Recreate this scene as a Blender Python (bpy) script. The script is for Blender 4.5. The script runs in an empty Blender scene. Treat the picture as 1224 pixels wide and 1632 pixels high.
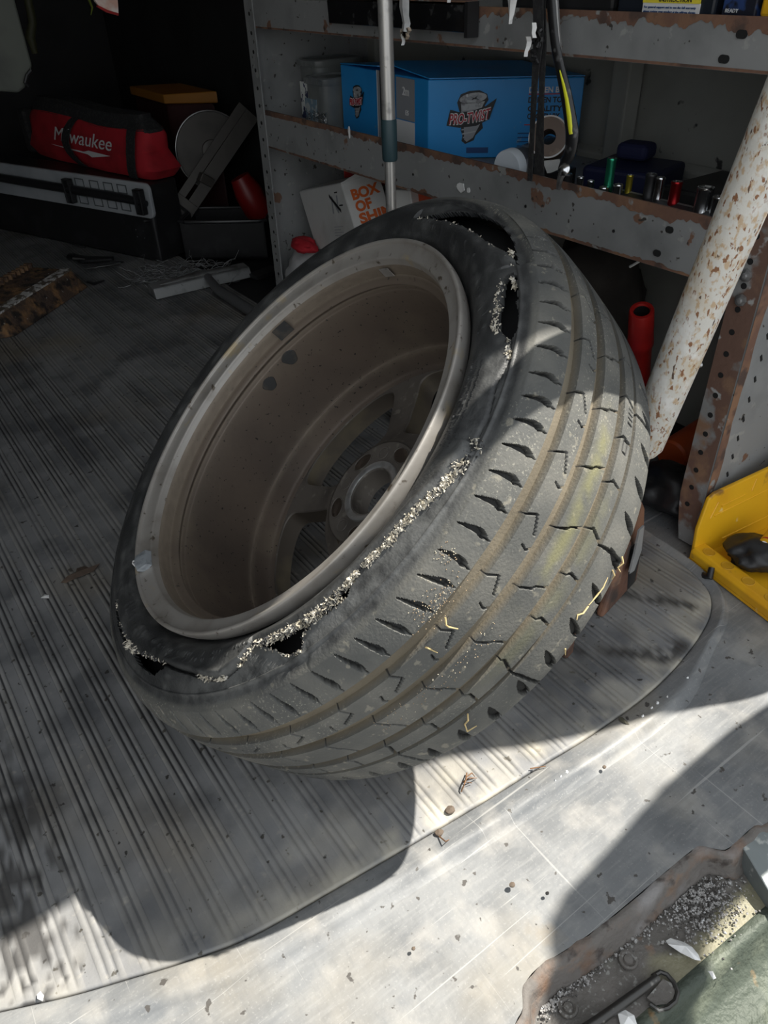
import bpy, bmesh, math, random
import numpy as np
from mathutils import Vector, Matrix, noise
random.seed(7); rng = np.random.default_rng(7)
sc = bpy.context.scene; COL = sc.collection

# ------------------------------------------------------------------ camera
# world: +Y runs into the van along the mat ribs, +X to the shelf side, Z up, z=0 the mat
R = np.array([[0.81258307, 0.36472593, 0.45462484],
              [-0.58213834, 0.46946262, 0.66386731],
              [-0.02870025, 0.80410189, -0.59379832]])
HC = 0.844; FPX = 1200.0
cam = bpy.data.cameras.new('camera'); camo = bpy.data.objects.new('camera', cam); COL.objects.link(camo)
cam.sensor_fit = 'VERTICAL'; cam.sensor_height = 36.0; cam.lens = 36.0*FPX/1632.0
cam.clip_start = 0.01; cam.clip_end = 200
camo.matrix_world = Matrix(((R[0, 0], R[0, 1], -R[0, 2], 0), (R[1, 0], R[1, 1], -R[1, 2], 0),
                            (R[2, 0], R[2, 1], -R[2, 2], HC), (0, 0, 0, 1)))
sc.camera = camo
# ------------------------------------------------------------------ light
SX, SY_ = .685, -.146   # horizontal run of the sunlight per metre of height
SUNV = Vector((SX, SY_, 1.0)).normalized()
wd = bpy.data.worlds.new('sky'); sc.world = wd; wd.use_nodes = True
nt = wd.node_tree; bg = nt.nodes['Background']
bg.inputs[0].default_value = (0.90, 0.95, 1.0, 1); bg.inputs[1].default_value = 1.35
sl = bpy.data.lights.new('sun', 'SUN'); sl.energy = 10.8; sl.angle = math.radians(0.55); sl.color = (1.0, 0.95, 0.86)
so = bpy.data.objects.new('sun', sl); COL.objects.link(so); so.location = SUNV*6
so.rotation_euler = SUNV.to_track_quat('Z', 'Y').to_euler()
sc.view_settings.view_transform = 'Standard'; sc.view_settings.look = 'None'
sc.view_settings.exposure = 0.0; sc.view_settings.gamma = 1.0; sc.view_settings.use_curve_mapping = False

# ------------------------------------------------------------------ helpers
CAM = np.array([0, 0, HC])
def ray(px, py): return R @ np.array([(px-612)/FPX, -(py-816)/FPX, 1.0])
def fl(px, py, z=0.0):
    v = ray(px, py); return Vector(CAM + v*((z-HC)/v[2]))
def pl(px, py, axis, val):
    v = ray(px, py); return Vector(CAM + v*((val-CAM[axis])/v[axis]))

def mk(name, base, layers=(), rough=.6, metal=0.0, bump=None, attr=None, rlayer=None, spec=None, zwear=None):
    """procedural material: base colour, then noise-masked colour layers (color, scale, lo, hi, detail[, stretch])"""
    m = bpy.data.materials.new(name); m.use_nodes = True; t = m.node_tree; N = t.nodes; L = t.links
    p = N['Principled BSDF']; p.inputs['Roughness'].default_value = rough; p.inputs['Metallic'].default_value = metal
    if spec is not None: p.inputs['Specular IOR Level'].default_value = spec
    tc = N.new('ShaderNodeTexCoord')
    cur = N.new('ShaderNodeRGB'); cur.outputs[0].default_value = (*base, 1); cur = cur.outputs[0]
    def mask(scale, lo, hi, detail, stretch=None, rot=None, dist=0.0):
        src = tc.outputs['Object']
        if stretch is not None or rot is not None:
            mp = N.new('ShaderNodeMapping'); L.new(src, mp.inputs[0])
            if rot is not None: mp.inputs['Rotation'].default_value = rot
            if stretch is not None: mp.inputs['Scale'].default_value = stretch
            src = mp.outputs[0]
        n = N.new('ShaderNodeTexNoise'); n.inputs['Scale'].default_value = scale; n.inputs['Detail'].default_value = detail
        n.inputs['Distortion'].default_value = dist
        L.new(src, n.inputs['Vector'])
        mr = N.new('ShaderNodeMapRange'); mr.inputs['From Min'].default_value = lo; mr.inputs['From Max'].default_value = hi
        L.new(n.outputs[0], mr.inputs[0]); return mr.outputs[0]
    def mix(fac, a, col):
        x = N.new('ShaderNodeMix'); x.data_type = 'RGBA'; L.new(fac, x.inputs[0]); L.new(a, x.inputs[6])
        if isinstance(col, tuple): x.inputs[7].default_value = (*col, 1)
        else: L.new(col, x.inputs[7])
        return x.outputs[2]
    def attrfac(nm):
        a = N.new('ShaderNodeAttribute'); a.attribute_name = nm; return a.outputs['Fac']
    for ly in layers:
        col, scale, lo, hi, det = ly[:5]
        o = ly[5] if len(ly) > 5 else {}
        f = mask(scale, lo, hi, det, o.get('st'), o.get('rot'), o.get('dist', 0.0))
        if 'attr' in o:
            mu = N.new('ShaderNodeMath'); mu.operation = 'MULTIPLY'; L.new(f, mu.inputs[0]); L.new(attrfac(o['attr']), mu.inputs[1]); f = mu.outputs[0]
        if 'k' in o:
            mu = N.new('ShaderNodeMath'); mu.operation = 'MULTIPLY'; L.new(f, mu.inputs[0]); mu.inputs[1].default_value = o['k']; f = mu.outputs[0]
        cur = mix(f, cur, col)
    for a in (attr or ()):
        nm, col = a[:2]; k = a[2] if len(a) > 2 else 1.0
        mu = N.new('ShaderNodeMath'); mu.operation = 'MULTIPLY'; L.new(attrfac(nm), mu.inputs[0]); mu.inputs[1].default_value = k
        cur = mix(mu.outputs[0], cur, col)
    L.new(cur, p.inputs['Base Color'])
    if rlayer:
        scale, lo, hi, det, r2 = rlayer
        f = mask(scale, lo, hi, det); mr = N.new('ShaderNodeMapRange'); L.new(f, mr.inputs[0])
        mr.inputs['To Min'].default_value = rough; mr.inputs['To Max'].default_value = r2; L.new(mr.outputs[0], p.inputs['Roughness'])
    if bump:
        sc_, st = bump[:2]
        n = N.new('ShaderNodeTexNoise'); n.inputs['Scale'].default_value = sc_; n.inputs['Detail'].default_value = 6
        L.new(tc.outputs['Object'], n.inputs['Vector'])
        b = N.new('ShaderNodeBump'); b.inputs['Strength'].default_value = st; b.inputs['Distance'].default_value = bump[2] if len(bump) > 2 else .002
        L.new(n.outputs[0], b.inputs['Height']); L.new(b.outputs[0], p.inputs['Normal'])
    return m

class B:
    """collects shapes into one mesh"""
    def __init__(s): s.v = []; s.f = []; s.m = []; s.mi = 0
    def add(s, vs, fs):
        o = len(s.v); s.v += [tuple(v) for v in vs]; s.f += [tuple(o+i for i in f) for f in fs]; s.m += [s.mi]*len(fs); return s
    def hexa(s, b4, t4):
        return s.add(list(b4)+list(t4), [(3, 2, 1, 0), (4, 5, 6, 7), (0, 1, 5, 4), (1, 2, 6, 5), (2, 3, 7, 6), (3, 0, 4, 7)])
    def box(s, c, size, M=None):
        x, y, z = [q/2 for q in size]; c = Vector(c); vs = [Vector(p) for p in ((-x,-y,-z),(x,-y,-z),(x,y,-z),(-x,y,-z),(-x,-y,z),(x,-y,z),(x,y,z),(-x,y,z))]
        if M is not None: vs = [M @ v for v in vs]
        vs = [v+c for v in vs]; return s.hexa(vs[:4], vs[4:])
    def prism(s, poly, ext):
        poly = [Vector(p) for p in poly]; e = Vector(ext); n = len(poly)
        return s.add(poly+[p+e for p in poly], [tuple(range(n))[::-1], tuple(range(n, 2*n))]+[(i, (i+1) % n, n+(i+1) % n, n+i) for i in range(n)])
    def loft(s, rings, closed=True, caps=True):
        n = len(rings[0]); vs = [p for r in rings for p in r]; fs = []
        for k in range(len(rings)-1):
            for i in range(n if closed else n-1):
                j = (i+1) % n; fs.append((k*n+i, k*n+j, (k+1)*n+j, (k+1)*n+i))
        if caps and closed: fs += [tuple(range(n))[::-1], tuple(range((len(rings)-1)*n, len(rings)*n))]
        return s.add(vs, fs)
    def tube(s, pts, rad, n=12, caps=True, flat=1.0, upv=None):
        pts = [Vector(p) for p in pts]
        rad = [float(q) for q in rad] if hasattr(rad, '__len__') else [rad]*len(pts)
        rings = []; prev = None
        for i, p in enumerate(pts):
            d = (pts[min(i+1, len(pts)-1)]-pts[max(i-1, 0)]).normalized()
            if prev is None:
                a = Vector(upv) if upv else (Vector((0, 0, 1)) if abs(d.z) < .9 else Vector((1, 0, 0)))
            else: a = prev
            a = (a-d*a.dot(d)).normalized(); prev = a; b = d.cross(a)
            rings.append([p+rad[i]*(math.cos(t)*a*flat+math.sin(t)*b) for t in [2*math.pi*k/n for k in range(n)]])
        return s.loft(rings, caps=caps)
    def lathe(s, o, ax, prof, n=32, caps=False):
        ax = Vector(ax).normalized(); a = ax.orthogonal().normalized(); b = ax.cross(a); o = Vector(o)
        return s.loft([[o+ax*h+r*(math.cos(t)*a+math.sin(t)*b) for t in [2*math.pi*k/n for k in range(n)]] for r, h in prof], caps=caps)
    def obj(s, name, mat, parent=None, smooth=False, bevel=0.0, seg=2, sub=0, **props):
        me = bpy.data.meshes.new(name); me.from_pydata(s.v, [], s.f); me.validate()
        for m in (mat if isinstance(mat, (list, tuple)) else [mat]): me.materials.append(m)
        if len(me.polygons) == len(s.m): me.polygons.foreach_set('material_index', s.m)
        bm = bmesh.new(); bm.from_mesh(me); bmesh.ops.recalc_face_normals(bm, faces=bm.faces); bm.to_mesh(me); bm.free()
        if smooth: me.shade_smooth() if hasattr(me, 'shade_smooth') else None
        o = link(name, me, parent)
        if bevel:
            md = o.modifiers.new('bevel', 'BEVEL'); md.width = bevel; md.segments = seg; md.limit_method = 'ANGLE'; md.angle_limit = .6
        if sub:
            md = o.modifiers.new('sub', 'SUBSURF'); md.levels = sub; md.render_levels = sub
        if smooth:
            me.set_sharp_from_angle(angle=math.radians(40))
        for k, v in props.items(): o[k] = v
        return o
def link(name, data, parent=None):
    o = bpy.data.objects.new(name, data); COL.objects.link(o)
    if parent is not None:
        o.parent = parent
        if parent.type == 'EMPTY': o.matrix_parent_inverse = Matrix.Translation(-parent.location)
    return o
def thing(name, label, cat, loc=(0, 0, 0), group=None):
    o = bpy.data.objects.new(name, None); o.empty_display_size = .05; COL.objects.link(o); o.location = loc
    o['label'] = label; o['category'] = cat
    if group: o['group'] = group
    return o
def tag(o, label, cat, group=None):
    o['label'] = label; o['category'] = cat
    if group: o['group'] = group
    return o
def text(name, s, size, org, ex, ey, mat, parent=None, depth=.0004, shear=0.0, bold=0.0, spacing=1.0, width=None, bend=None):
    """flat lettering on a face: origin, x and y directions of the face"""
    cu = bpy.data.curves.new(name, 'FONT'); cu.body = s; cu.size = size; cu.extrude = depth; cu.shear = shear; cu.offset = bold; cu.space_character = spacing
    cu.resolution_u = 4
    tmp = bpy.data.objects.new('tmp', cu); COL.objects.link(tmp)
    dg = bpy.context.evaluated_depsgraph_get(); me = bpy.data.meshes.new_from_object(tmp.evaluated_get(dg)); bpy.data.objects.remove(tmp); bpy.data.curves.remove(cu)
    ex = Vector(ex).normalized(); ey = Vector(ey).normalized(); ez = ex.cross(ey); org = Vector(org)
    xs = [v.co.x for v in me.vertices]; w = max(xs)-min(xs); k = (width/w) if width else 1.0; x0 = min(xs)
    for v in me.vertices:
        a, b, c = v.co; a = (a-x0)*k
        if bend: b += bend(a)
        v.co = org+ex*a+ey*b+ez*(c+depth)
    me.materials.clear(); me.materials.append(mat)
    return link(name, me, parent)
def grid_mesh(name, P, mat, keep=None, wrap=False, attrs=None, smooth=True, parent=None, extra=None):
    """P (n,m,3) vertices -> quads; wrap joins the last row to the first; keep masks faces"""
    n, m = P.shape[:2]; idx = np.arange(n*m).reshape(n, m)
    if wrap: idx2 = np.vstack([idx, idx[:1]])
    else: idx2 = idx
    q = np.stack([idx2[:-1, :-1], idx2[1:, :-1], idx2[1:, 1:], idx2[:-1, 1:]], -1)
    q = q[keep] if keep is not None else q.reshape(-1, 4)
    V = P.reshape(-1, 3)
    if extra is not None: V = np.vstack([V, extra[0]]); q = np.vstack([q, extra[1]])
    me = bpy.data.meshes.new(name); me.vertices.add(len(V)); me.vertices.foreach_set('co', V.astype(np.float32).ravel())
    me.loops.add(q.size); me.loops.foreach_set('vertex_index', q.astype(np.int32).ravel())
    me.polygons.add(len(q)); me.polygons.foreach_set('loop_start', np.arange(0, q.size, 4, dtype=np.int32))
    me.update(calc_edges=True); me.validate()
    for k, a in (attrs or {}).items():
        a = a.reshape(-1)
        if len(a) < len(V): a = np.concatenate([a, np.zeros(len(V)-len(a))])
        at = me.attributes.new(k, 'FLOAT', 'POINT'); at.data.foreach_set('value', a.astype(np.float32))
    me.materials.append(mat)
    if smooth: me.polygons.foreach_set('use_smooth', np.ones(len(me.polygons), bool))
    return link(name, me, parent)
def vnoise(shape_pts, scale, seed=0, octaves=3):
    """cheap value noise for numpy arrays of 2-d points (…,2) in 0..1"""
    out = 0; amp = 1; tot = 0; r = np.random.default_rng(seed); T = r.random((64, 64))
    for o in range(octaves):
        p = shape_pts*scale*(2**o)+17.3*o; i = np.floor(p).astype(int); f = p-i; f = f*f*(3-2*f)
        a = T[i[..., 0] % 64, i[..., 1] % 64]; b = T[(i[..., 0]+1) % 64, i[..., 1] % 64]
        c = T[i[..., 0] % 64, (i[..., 1]+1) % 64]; d = T[(i[..., 0]+1) % 64, (i[..., 1]+1) % 64]
        out = out+amp*((a*(1-f[..., 0])+b*f[..., 0])*(1-f[..., 1])+(c*(1-f[..., 0])+d*f[..., 0])*f[..., 1]); tot += amp; amp *= .5
    return out/tot
def smooth01(x): x = np.clip(x, 0, 1); return x*x*(3-2*x)

# ------------------------------------------------------------------ materials
M_mat = mk('ribbed_mat', (.185, .187, .190), [((.065, .068, .074), 3.4, .48, .68, 7, {'k': .9}), ((.075, .078, .085), 9.5, .50, .64, 8, {'k': .75}), ((.27, .272, .275), 7, .52, .70, 8, {'k': .8}), ((.22, .18, .12), 2.6, .53, .72, 8, {'k': .65}), ((.30, .30, .30), 5, .55, .75, 6, {'st': (1.0, .12, 1), 'k': .6}),
           ((.03, .03, .035), 5.0, .60, .78, 4, {'st': (1.0, .25, 1)}), ((.33, .31, .27), 60, .62, .78, 4, {'k': .6}), ((.03, .028, .025), 75, .66, .70, 3)],
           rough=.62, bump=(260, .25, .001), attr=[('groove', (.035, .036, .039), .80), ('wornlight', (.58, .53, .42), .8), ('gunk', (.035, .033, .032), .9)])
M_sill = mk('sill_steel', (.205, .21, .212), [((.105, .112, .120), 4.5, .42, .64, 9, {'k': .8}), ((.115, .12, .125), 15, .48, .66, 9, {'k': .7}), ((.31, .30, .28), 19, .52, .68, 9, {'k': .6}), ((.30, .27, .215), 3.6, .50, .72, 9, {'k': .8}), ((.36, .26, .13), 6.5, .66, .78, 8, {'k': .55}),
           ((.31, .31, .30), 26, .50, .72, 6, {'st': (1, 7, 1), 'rot': (0, 0, .5), 'k': .22}), ((.13, .135, .14), 30, .52, .72, 6, {'st': (6, 1, 1), 'rot': (0, 0, .2), 'k': .25}), ((.32, .32, .31), 22, .54, .72, 6, {'st': (1, 9, 1), 'rot': (0, 0, -.8), 'k': .22}),
           ((.40, .395, .38), 3.0, .69, .715, 2, {'st': (1, 80, 1), 'rot': (0, 0, -1.05), 'k': .5, 'dist': .3}), ((.40, .395, .38), 2.6, .70, .72, 2, {'st': (110, 1, 1), 'rot': (0, 0, .35), 'k': .4, 'dist': .4}),
           ((.36, .355, .34), 340, .60, .70, 3, {'k': .25}), ((.07, .065, .06), 75, .68, .71, 3)],
           rough=.5, metal=.0, spec=.35, bump=(160, .35, .0009), rlayer=(7, .4, .65, 4, .72))
M_rustlip = mk('rusty_lip', (.12, .108, .098), [((.15, .085, .05), 26, .50, .68, 7, {'k': .8}), ((.34, .16, .05), 14, .66, .78, 7, {'k': .55}), ((.20, .19, .185), 18, .52, .70, 7), ((.05, .04, .035), 40, .60, .68, 4)], rough=.75, bump=(70, 1.0, .004))
M_recess = mk('recess_steel', (.145, .132, .12), [((.085, .078, .07), 12, .45, .65, 6), ((.38, .17, .06), 9, .62, .72, 5), ((.30, .30, .24), 6, .58, .70, 4), ((.33, .33, .31), 160, .60, .68, 3, {'k': .6})], rough=.6, bump=(150, .8, .002), attr=[('zinc', (.22, .205, .125), .75)])
M_keeper = mk('keeper_steel', (.17, .19, .19), [((.09, .10, .10), 12, .45, .7, 6), ((.35, .36, .34), 60, .62, .7, 3)], rough=.4, metal=.3, bump=(90, .4, .001))
M_green = mk('green_zinc', (.065, .078, .062), [((.13, .145, .11), 20, .50, .70, 5), ((.45, .22, .06), 14, .62, .72, 5), ((.10, .11, .10), 8, .58, .75, 4)], rough=.55, metal=.1, spec=.3, bump=(110, 1.0, .003))
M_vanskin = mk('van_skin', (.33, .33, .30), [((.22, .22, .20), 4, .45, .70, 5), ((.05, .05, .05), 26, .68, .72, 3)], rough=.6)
M_darkskin = mk('dark_skin', (.018, .018, .019), [((.010, .010, .011), 5, .45, .65, 4)], rough=.8)  # near black: the van's deep shade put into the wall colour
M_paintwall = mk('painted_van_wall', (.34, .34, .33), [((.26, .26, .25), 4, .5, .7, 4)], rough=.6)
M_body = mk('white_body_paint', (.55, .56, .56), [((.42, .42, .41), 6, .55, .75, 4)], rough=.35)
M_ground = mk('asphalt', (.16, .155, .15), [((.09, .09, .09), 3, .45, .65, 6), ((.26, .25, .24), 90, .60, .70, 3)], rough=.9)
M_shelf = mk('shelf_grey_paint', (.26, .265, .265), [((.18, .185, .185), 9, .50, .72, 5), ((.19, .105, .07), 15, .66, .675, 6), ((.32, .32, .31), 35, .64, .70, 4), ((.05, .045, .04), 60, .68, .70, 2)], rough=.52, bump=(90, .3, .0012))
M_rust = mk('rust_brown', (.16, .085, .058), [((.24, .13, .075), 16, .45, .65, 6), ((.08, .05, .04), 30, .50, .62, 5), ((.25, .25, .24), 24, .63, .66, 4)], rough=.8, bump=(110, .5, .002))
M_hole = mk('dark_hole', (.008, .008, .008), rough=.9)
M_black = mk('black_plastic', (.014, .014, .015), [((.03, .03, .032), 15, .5, .7, 4)], rough=.45)
M_blackcloth = mk('black_webbing', (.016, .016, .017), [((.03, .03, .03), 120, .5, .6, 2)], rough=.9, bump=(700, .5, .001))
M_chrome = mk('chrome', (.62, .63, .64), [((.35, .35, .36), 30, .55, .7, 3)], rough=.18, metal=1.0)
M_steel = mk('worn_steel', (.38, .38, .38), [((.18, .17, .16), 20, .5, .7, 5)], rough=.38, metal=.8)
M_white = mk('white_scrap', (.78, .78, .77), [((.62, .62, .62), 40, .5, .7, 3)], rough=.7, bump=(90, .4, .002))
M_paper = mk('white_card', (.60, .60, .585), [((.48, .47, .45), 10, .5, .75, 4)], rough=.75)
M_red = mk('red_fabric', (.42, .012, .022), [((.30, .008, .015), 14, .45, .65, 4)], rough=.8, bump=(300, .4, .001))
M_reddark = mk('red_plastic', (.40, .015, .012), [((.28, .01, .01), 12, .5, .7, 3)], rough=.4)
M_orange = mk('orange_plastic', (.55, .09, .02), [((.42, .06, .015), 12, .5, .7, 3)], rough=.45)
M_blueprint = mk('blue_carton', (.02, .29, .70), [((.015, .23, .60), 5, .45, .7, 3), ((.25, .35, .45), 40, .70, .74, 3)], rough=.42)
M_ink = mk('black_ink', (.012, .012, .014), rough=.5)
M_inkred = mk('red_ink', (.42, .02, .035), rough=.5)
M_inkwhite = mk('white_ink', (.72, .72, .72), rough=.5)
M_inkgrey = mk('grey_ink', (.30, .31, .33), rough=.5)
M_inkorange = mk('orange_ink', (.62, .12, .02), rough=.6)
M_inkblue = mk('dark_blue_ink', (.01, .06, .2), rough=.5)
M_yellow = mk('yellow_plastic', (.74, .40, .012), [((.62, .30, .01), 9, .5, .7, 4), ((.30, .15, .03), 26, .64, .72, 5), ((.80, .62, .25), 30, .66, .72, 3)], rough=.42, bump=(60, .2, .001))
M_clear = mk('cloudy_plastic', (.17, .18, .175), [((.11, .12, .125), 12, .45, .7, 3)], rough=.3)
M_alu = mk('brushed_aluminium', (.55, .54, .52), [((.35, .34, .33), 40, .55, .68, 4), ((.12, .11, .10), 60, .70, .74, 3)], rough=.35, metal=.7)
M_grip = mk('teal_grip', (.025, .055, .065), rough=.5)
M_wood = mk('dark_wood', (.10, .05, .025), [((.06, .03, .015), 10, .45, .65, 5, {'st': (1, 8, 1)})], rough=.7)
# ------------------------------------------------------------------ the setting
def structure(o): o['kind'] = 'structure'; return o
EDGE = [(-1.0, .86), (-.6, .70), (-.42, .615), (-.30, .56), (-.153, .494), (-.09, .466), (-.039, .447), (.02, .426), (.086, .408), (.18, .398), (.287, .388), (.38, .380), (.475, .374), (.56, .368), (.645, .366),
        (.70, .368), (.745, .3725), (.79, .380), (.83, .389), (.865, .399), (.895, .411), (.92, .427), (.938, .447), (.950, .475), (.958, .51), (.963, .56), (.966, .66), (.968, .80)]
# smooth the mat outline (Catmull-Rom)
def crom(pts, k=6):
    o = []; P = [np.array(p, float) for p in pts]
    for i in range(len(P)-1):
        a, b, c, d = P[max(i-1, 0)], P[i], P[i+1], P[min(i+2, len(P)-1)]
        for t in np.arange(k)/k: o.append(.5*((2*b)+(-a+c)*t+(2*a-5*b+4*c-d)*t*t+(-a+3*b-3*c+d)*t**3))
    return np.array(o+[P[-1]])
EP = crom(EDGE)
# ribbed rubber mat
xs = []
PER = .0385
prof = [(0, 0), (.0008, .0004), (.0016, .0018), (.0068, .0018), (.0076, -.0012), (.0094, -.0012), (.0102, .0018), (.0158, .0018), (.0166, -.0012), (.0184, -.0012), (.0192, .0018), (.0242, .0018), (.0250, .0004), (.0258, 0), (.0300, 0), (.0345, 0)]
k0 = int(-1.0/PER)-1
xa = []; za = []; ga = []
k = k0
while True:
    base = -.0225+PER*k
    if base > .97: break
    jit = random.uniform(-.0006, .0006)
    for dx, z in prof:
        x = base+dx+jit
        if -1.0 <= x <= .967:
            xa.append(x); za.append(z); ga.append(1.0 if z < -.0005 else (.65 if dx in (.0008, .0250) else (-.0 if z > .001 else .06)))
    k += 1
xa = np.array(xa); za = np.array(za); ga = np.array(ga)
ye = np.interp(xa, EP[:, 0], EP[:, 1])
t = np.concatenate([[0, .0002, .0012, .003, .005], np.linspace(.02, 1, 150)**1.3*1.0]); t = np.unique(np.round(t, 6))
Y = ye[:, None]+(4.1-ye)[:, None]*t[None, :]
X = np.repeat(xa[:, None], len(t), 1)
q = np.stack([X, Y], -1)
wear = smooth01((vnoise(q*np.array([1.6, .8]), 3.1, 3)-.33)/.25)
wear *= smooth01((Y-ye[:, None]-.02-.14*vnoise(q, 5, 77, 3))/.14)*.85+.15
wear = np.where((X > .55) & (Y < 1.0), wear*.5, wear)
Z = za[:, None]*(.30+.70*wear)*smooth01((Y-ye[:, None])/.022)
Z[:, 0] = -.0045
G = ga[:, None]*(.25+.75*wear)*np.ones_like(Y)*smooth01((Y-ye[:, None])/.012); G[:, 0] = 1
WL = np.where((za > .001)[:, None], .16, 0)*vnoise(q*np.array([40, 2.]), 1.5, 5)
WL = np.maximum(WL, 2.1*np.clip(vnoise(q, 30, 78, 4)-.33, 0, 1)*np.exp(-np.maximum(Y-ye[:, None], 0)/.06)*(.4+.6*smooth01((X-.0)/.3)))
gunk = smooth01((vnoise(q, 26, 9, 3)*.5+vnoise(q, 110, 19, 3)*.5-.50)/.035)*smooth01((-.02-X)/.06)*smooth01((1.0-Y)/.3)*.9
st = (np.abs((X-.60)*.5+(Y-.62)*.86-.0) < .012)  # tar streaks by the shelf end
def streak(x0, y0, x1, y1, w):
    d = np.array([x1-x0, y1-y0]); L2 = d@d; tt = np.clip(((X-x0)*d[0]+(Y-y0)*d[1])/L2, 0, 1)
    return smooth01(1.2-np.hypot(X-x0-tt*d[0], Y-y0-tt*d[1])/w)
sk = np.maximum(streak(.77, .60, .885, .44, .014), streak(.63, .52, .77, .395, .014))
sk = np.maximum(sk, streak(.76, .40, .80, .395, .02))*smooth01((vnoise(q, 70, 12, 3)-.30)/.12)
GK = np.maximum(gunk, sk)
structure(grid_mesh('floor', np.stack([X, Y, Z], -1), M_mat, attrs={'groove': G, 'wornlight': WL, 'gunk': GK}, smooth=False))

# steel sill: flat plate, raised bead along the mat, lip and latch recess
b = B()
SY = [(-1.3, .02), (.08, .09), (.19, .150), (.254, .179), (.274, .186), (.289, .200), (.313, .204), (.350, .199), (.399, .194), (.489, .191), (.545, .189), (.560, .186), (.572, .172), (.585, .165), (.632, .164), (.655, .156), (.80, .150), (1.3, .13)]
SYs = crom(SY, 3)
ysill = lambda x: float(np.interp(x, SYs[:, 0], SYs[:, 1]))
sx = np.unique(np.concatenate([SYs[:, 0], np.linspace(-1.3, 1.3, 60)]))
yb = np.interp(sx, SYs[:, 0], SYs[:, 1]); yy = np.linspace(0, 1, 40)
P = np.stack([np.repeat(sx[:, None], 40, 1), yb[:, None]+(.95-yb)[:, None]*yy[None, :]**1.0, np.full((len(sx), 40), -.0055)], -1)
P[..., 2] += .0012*(vnoise(P[..., :2], 6, 21)-.5)
structure(grid_mesh('trim_1', P, M_sill))
# bead
nrm = np.gradient(EP, axis=0); nrm = np.stack([nrm[:, 1], -nrm[:, 0]], 1); nrm /= np.linalg.norm(nrm, axis=1)[:, None]
off = [(.0008, -.006), (.0014, -.0022), (.0034, -.0008), (.010, .0006), (.018, .0026), (.025, .0045), (.030, .0050), (.034, .0036), (.038, -.0005), (.042, -.0040), (.048, -.0056)]
wid = 1-.45*smooth01((EP[:, 0]-.70)/.15)
Pb = np.stack([np.concatenate([EP+nrm*(o*wid)[:, None], np.full((len(EP), 1), z)], 1) for o, z in off], 1)
structure(grid_mesh('trim_2', Pb, M_sill))
# lip wall down into the latch recess + recess floor + outer green channel
m = sx > .2
lx = sx[m]; ly = yb[m]
rows = [(0, -.0055), (-.0035, -.0050), (-.009, -.0075), (-.0125, -.016), (-.016, -.030), (-.022, -.038)]
Pl = np.stack([np.stack([lx+(dy if False else 0), ly+dy, np.full_like(lx, dz)], 1) for dy, dz in rows], 1)
Pl[..., 1] += .0012*np.sin(lx*160)[:, None]
structure(grid_mesh('trim_3', Pl, M_rustlip))
gx = np.linspace(.18, 1.3, 160); gy = np.linspace(0, 1, 50)
y0 = .118-.06*(gx-.38); ytop = np.interp(gx, lx, ly)-.015
Pg = np.stack([np.repeat(gx[:, None], 50, 1), y0[:, None]+(ytop-y0)[:, None]*gy, np.full((160, 50), -.040)], -1)
Pg[..., 2] += .003*(vnoise(Pg[..., :2], 14, 33)-.5)
zc = smooth01((.142-Pg[..., 1]-.05*(Pg[..., 0]-.5)+.03*(vnoise(Pg[..., :2], 30, 34, 4)-.5))/.012)*smooth01((Pg[..., 0]-.40)/.04)
structure(grid_mesh('trim_4', Pg, M_recess, attrs={'zinc': zc}))
ch = [(0, -.040), (-.007, -.0355), (-.013, -.037), (-.017, -.045), (-.022, -.066), (-.035, -.080), (-.060, -.084), (-.085, -.080), (-.10, -.066), (-.105, -.062), (-.20, -.064)]
Pc = np.stack([np.stack([gx, y0+dy, np.full_like(gx, dz)], 1) for dy, dz in ch], 1)
structure(grid_mesh('trim_5', Pc, M_green))
# left of the recess the bumper tread goes on
b = B(); b.box((-.55, -.02, -.03), (1.5, .09, .05)); structure(b.obj('trim_6', M_sill))
# raised keeper block at the right end of the recess
b = B(); b.prism([(.603, .168, -.045), (.575, .093, -.045), (.575, .090, -.020), (.600, .160, -.008), (.606, .170, -.010)], (.5, -.05, 0)); kb = structure(b.obj('trim_7', M_keeper, bevel=.002))

# van shell
def quadbox(name, c, s, mat): b = B(); b.box(c, s); return structure(b.obj(name, mat))
# right inner skin with pressed ribs
b = B(); b.box((1.395, 3.15, .8), (.032, 2.2, 1.75)); structure(b.obj('wall_far_right', M_darkskin))  # far part of the right wall, coloured dark as if in deep shade
b = B(); b.box((1.395, 1.175, .8), (.03, 1.75, 1.75))
for yr in (1.10, 1.95):
    b.prism([(1.372, yr-.035, 0), (1.345, yr-.02, 0), (1.345, yr+.02, 0), (1.372, yr+.035, 0)], (0, 0, 1.6))
b.prism([(1.372, .4, .44), (1.352, .4, .45), (1.352, .4, .50), (1.372, .4, .51)], (0, 2.0, 0))
structure(b.obj('wall_right', M_vanskin, bevel=.004))
quadbox('wall_left', (-1.02, 2.3, .8), (.03, 4.0, 1.75), M_paintwall)
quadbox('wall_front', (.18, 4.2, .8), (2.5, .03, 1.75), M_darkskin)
quadbox('ceiling', (.18, 2.33, 1.66), (2.5, 3.8, .03), M_paintwall)
quadbox('ground', (0, -1, -.72), (60, 60, .04), M_ground)
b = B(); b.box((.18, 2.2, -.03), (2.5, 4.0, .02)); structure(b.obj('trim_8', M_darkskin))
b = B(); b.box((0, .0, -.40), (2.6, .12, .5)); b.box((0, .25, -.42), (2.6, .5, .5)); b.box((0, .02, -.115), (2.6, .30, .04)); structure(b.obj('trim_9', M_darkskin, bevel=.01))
# wheel-arch box under the shelf, by the far post
b = B(); b.box((1.29, 1.75, .19), (.13, .42, .38)); structure(b.obj('wheel_arch', M_vanskin, bevel=.05, seg=5))

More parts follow.
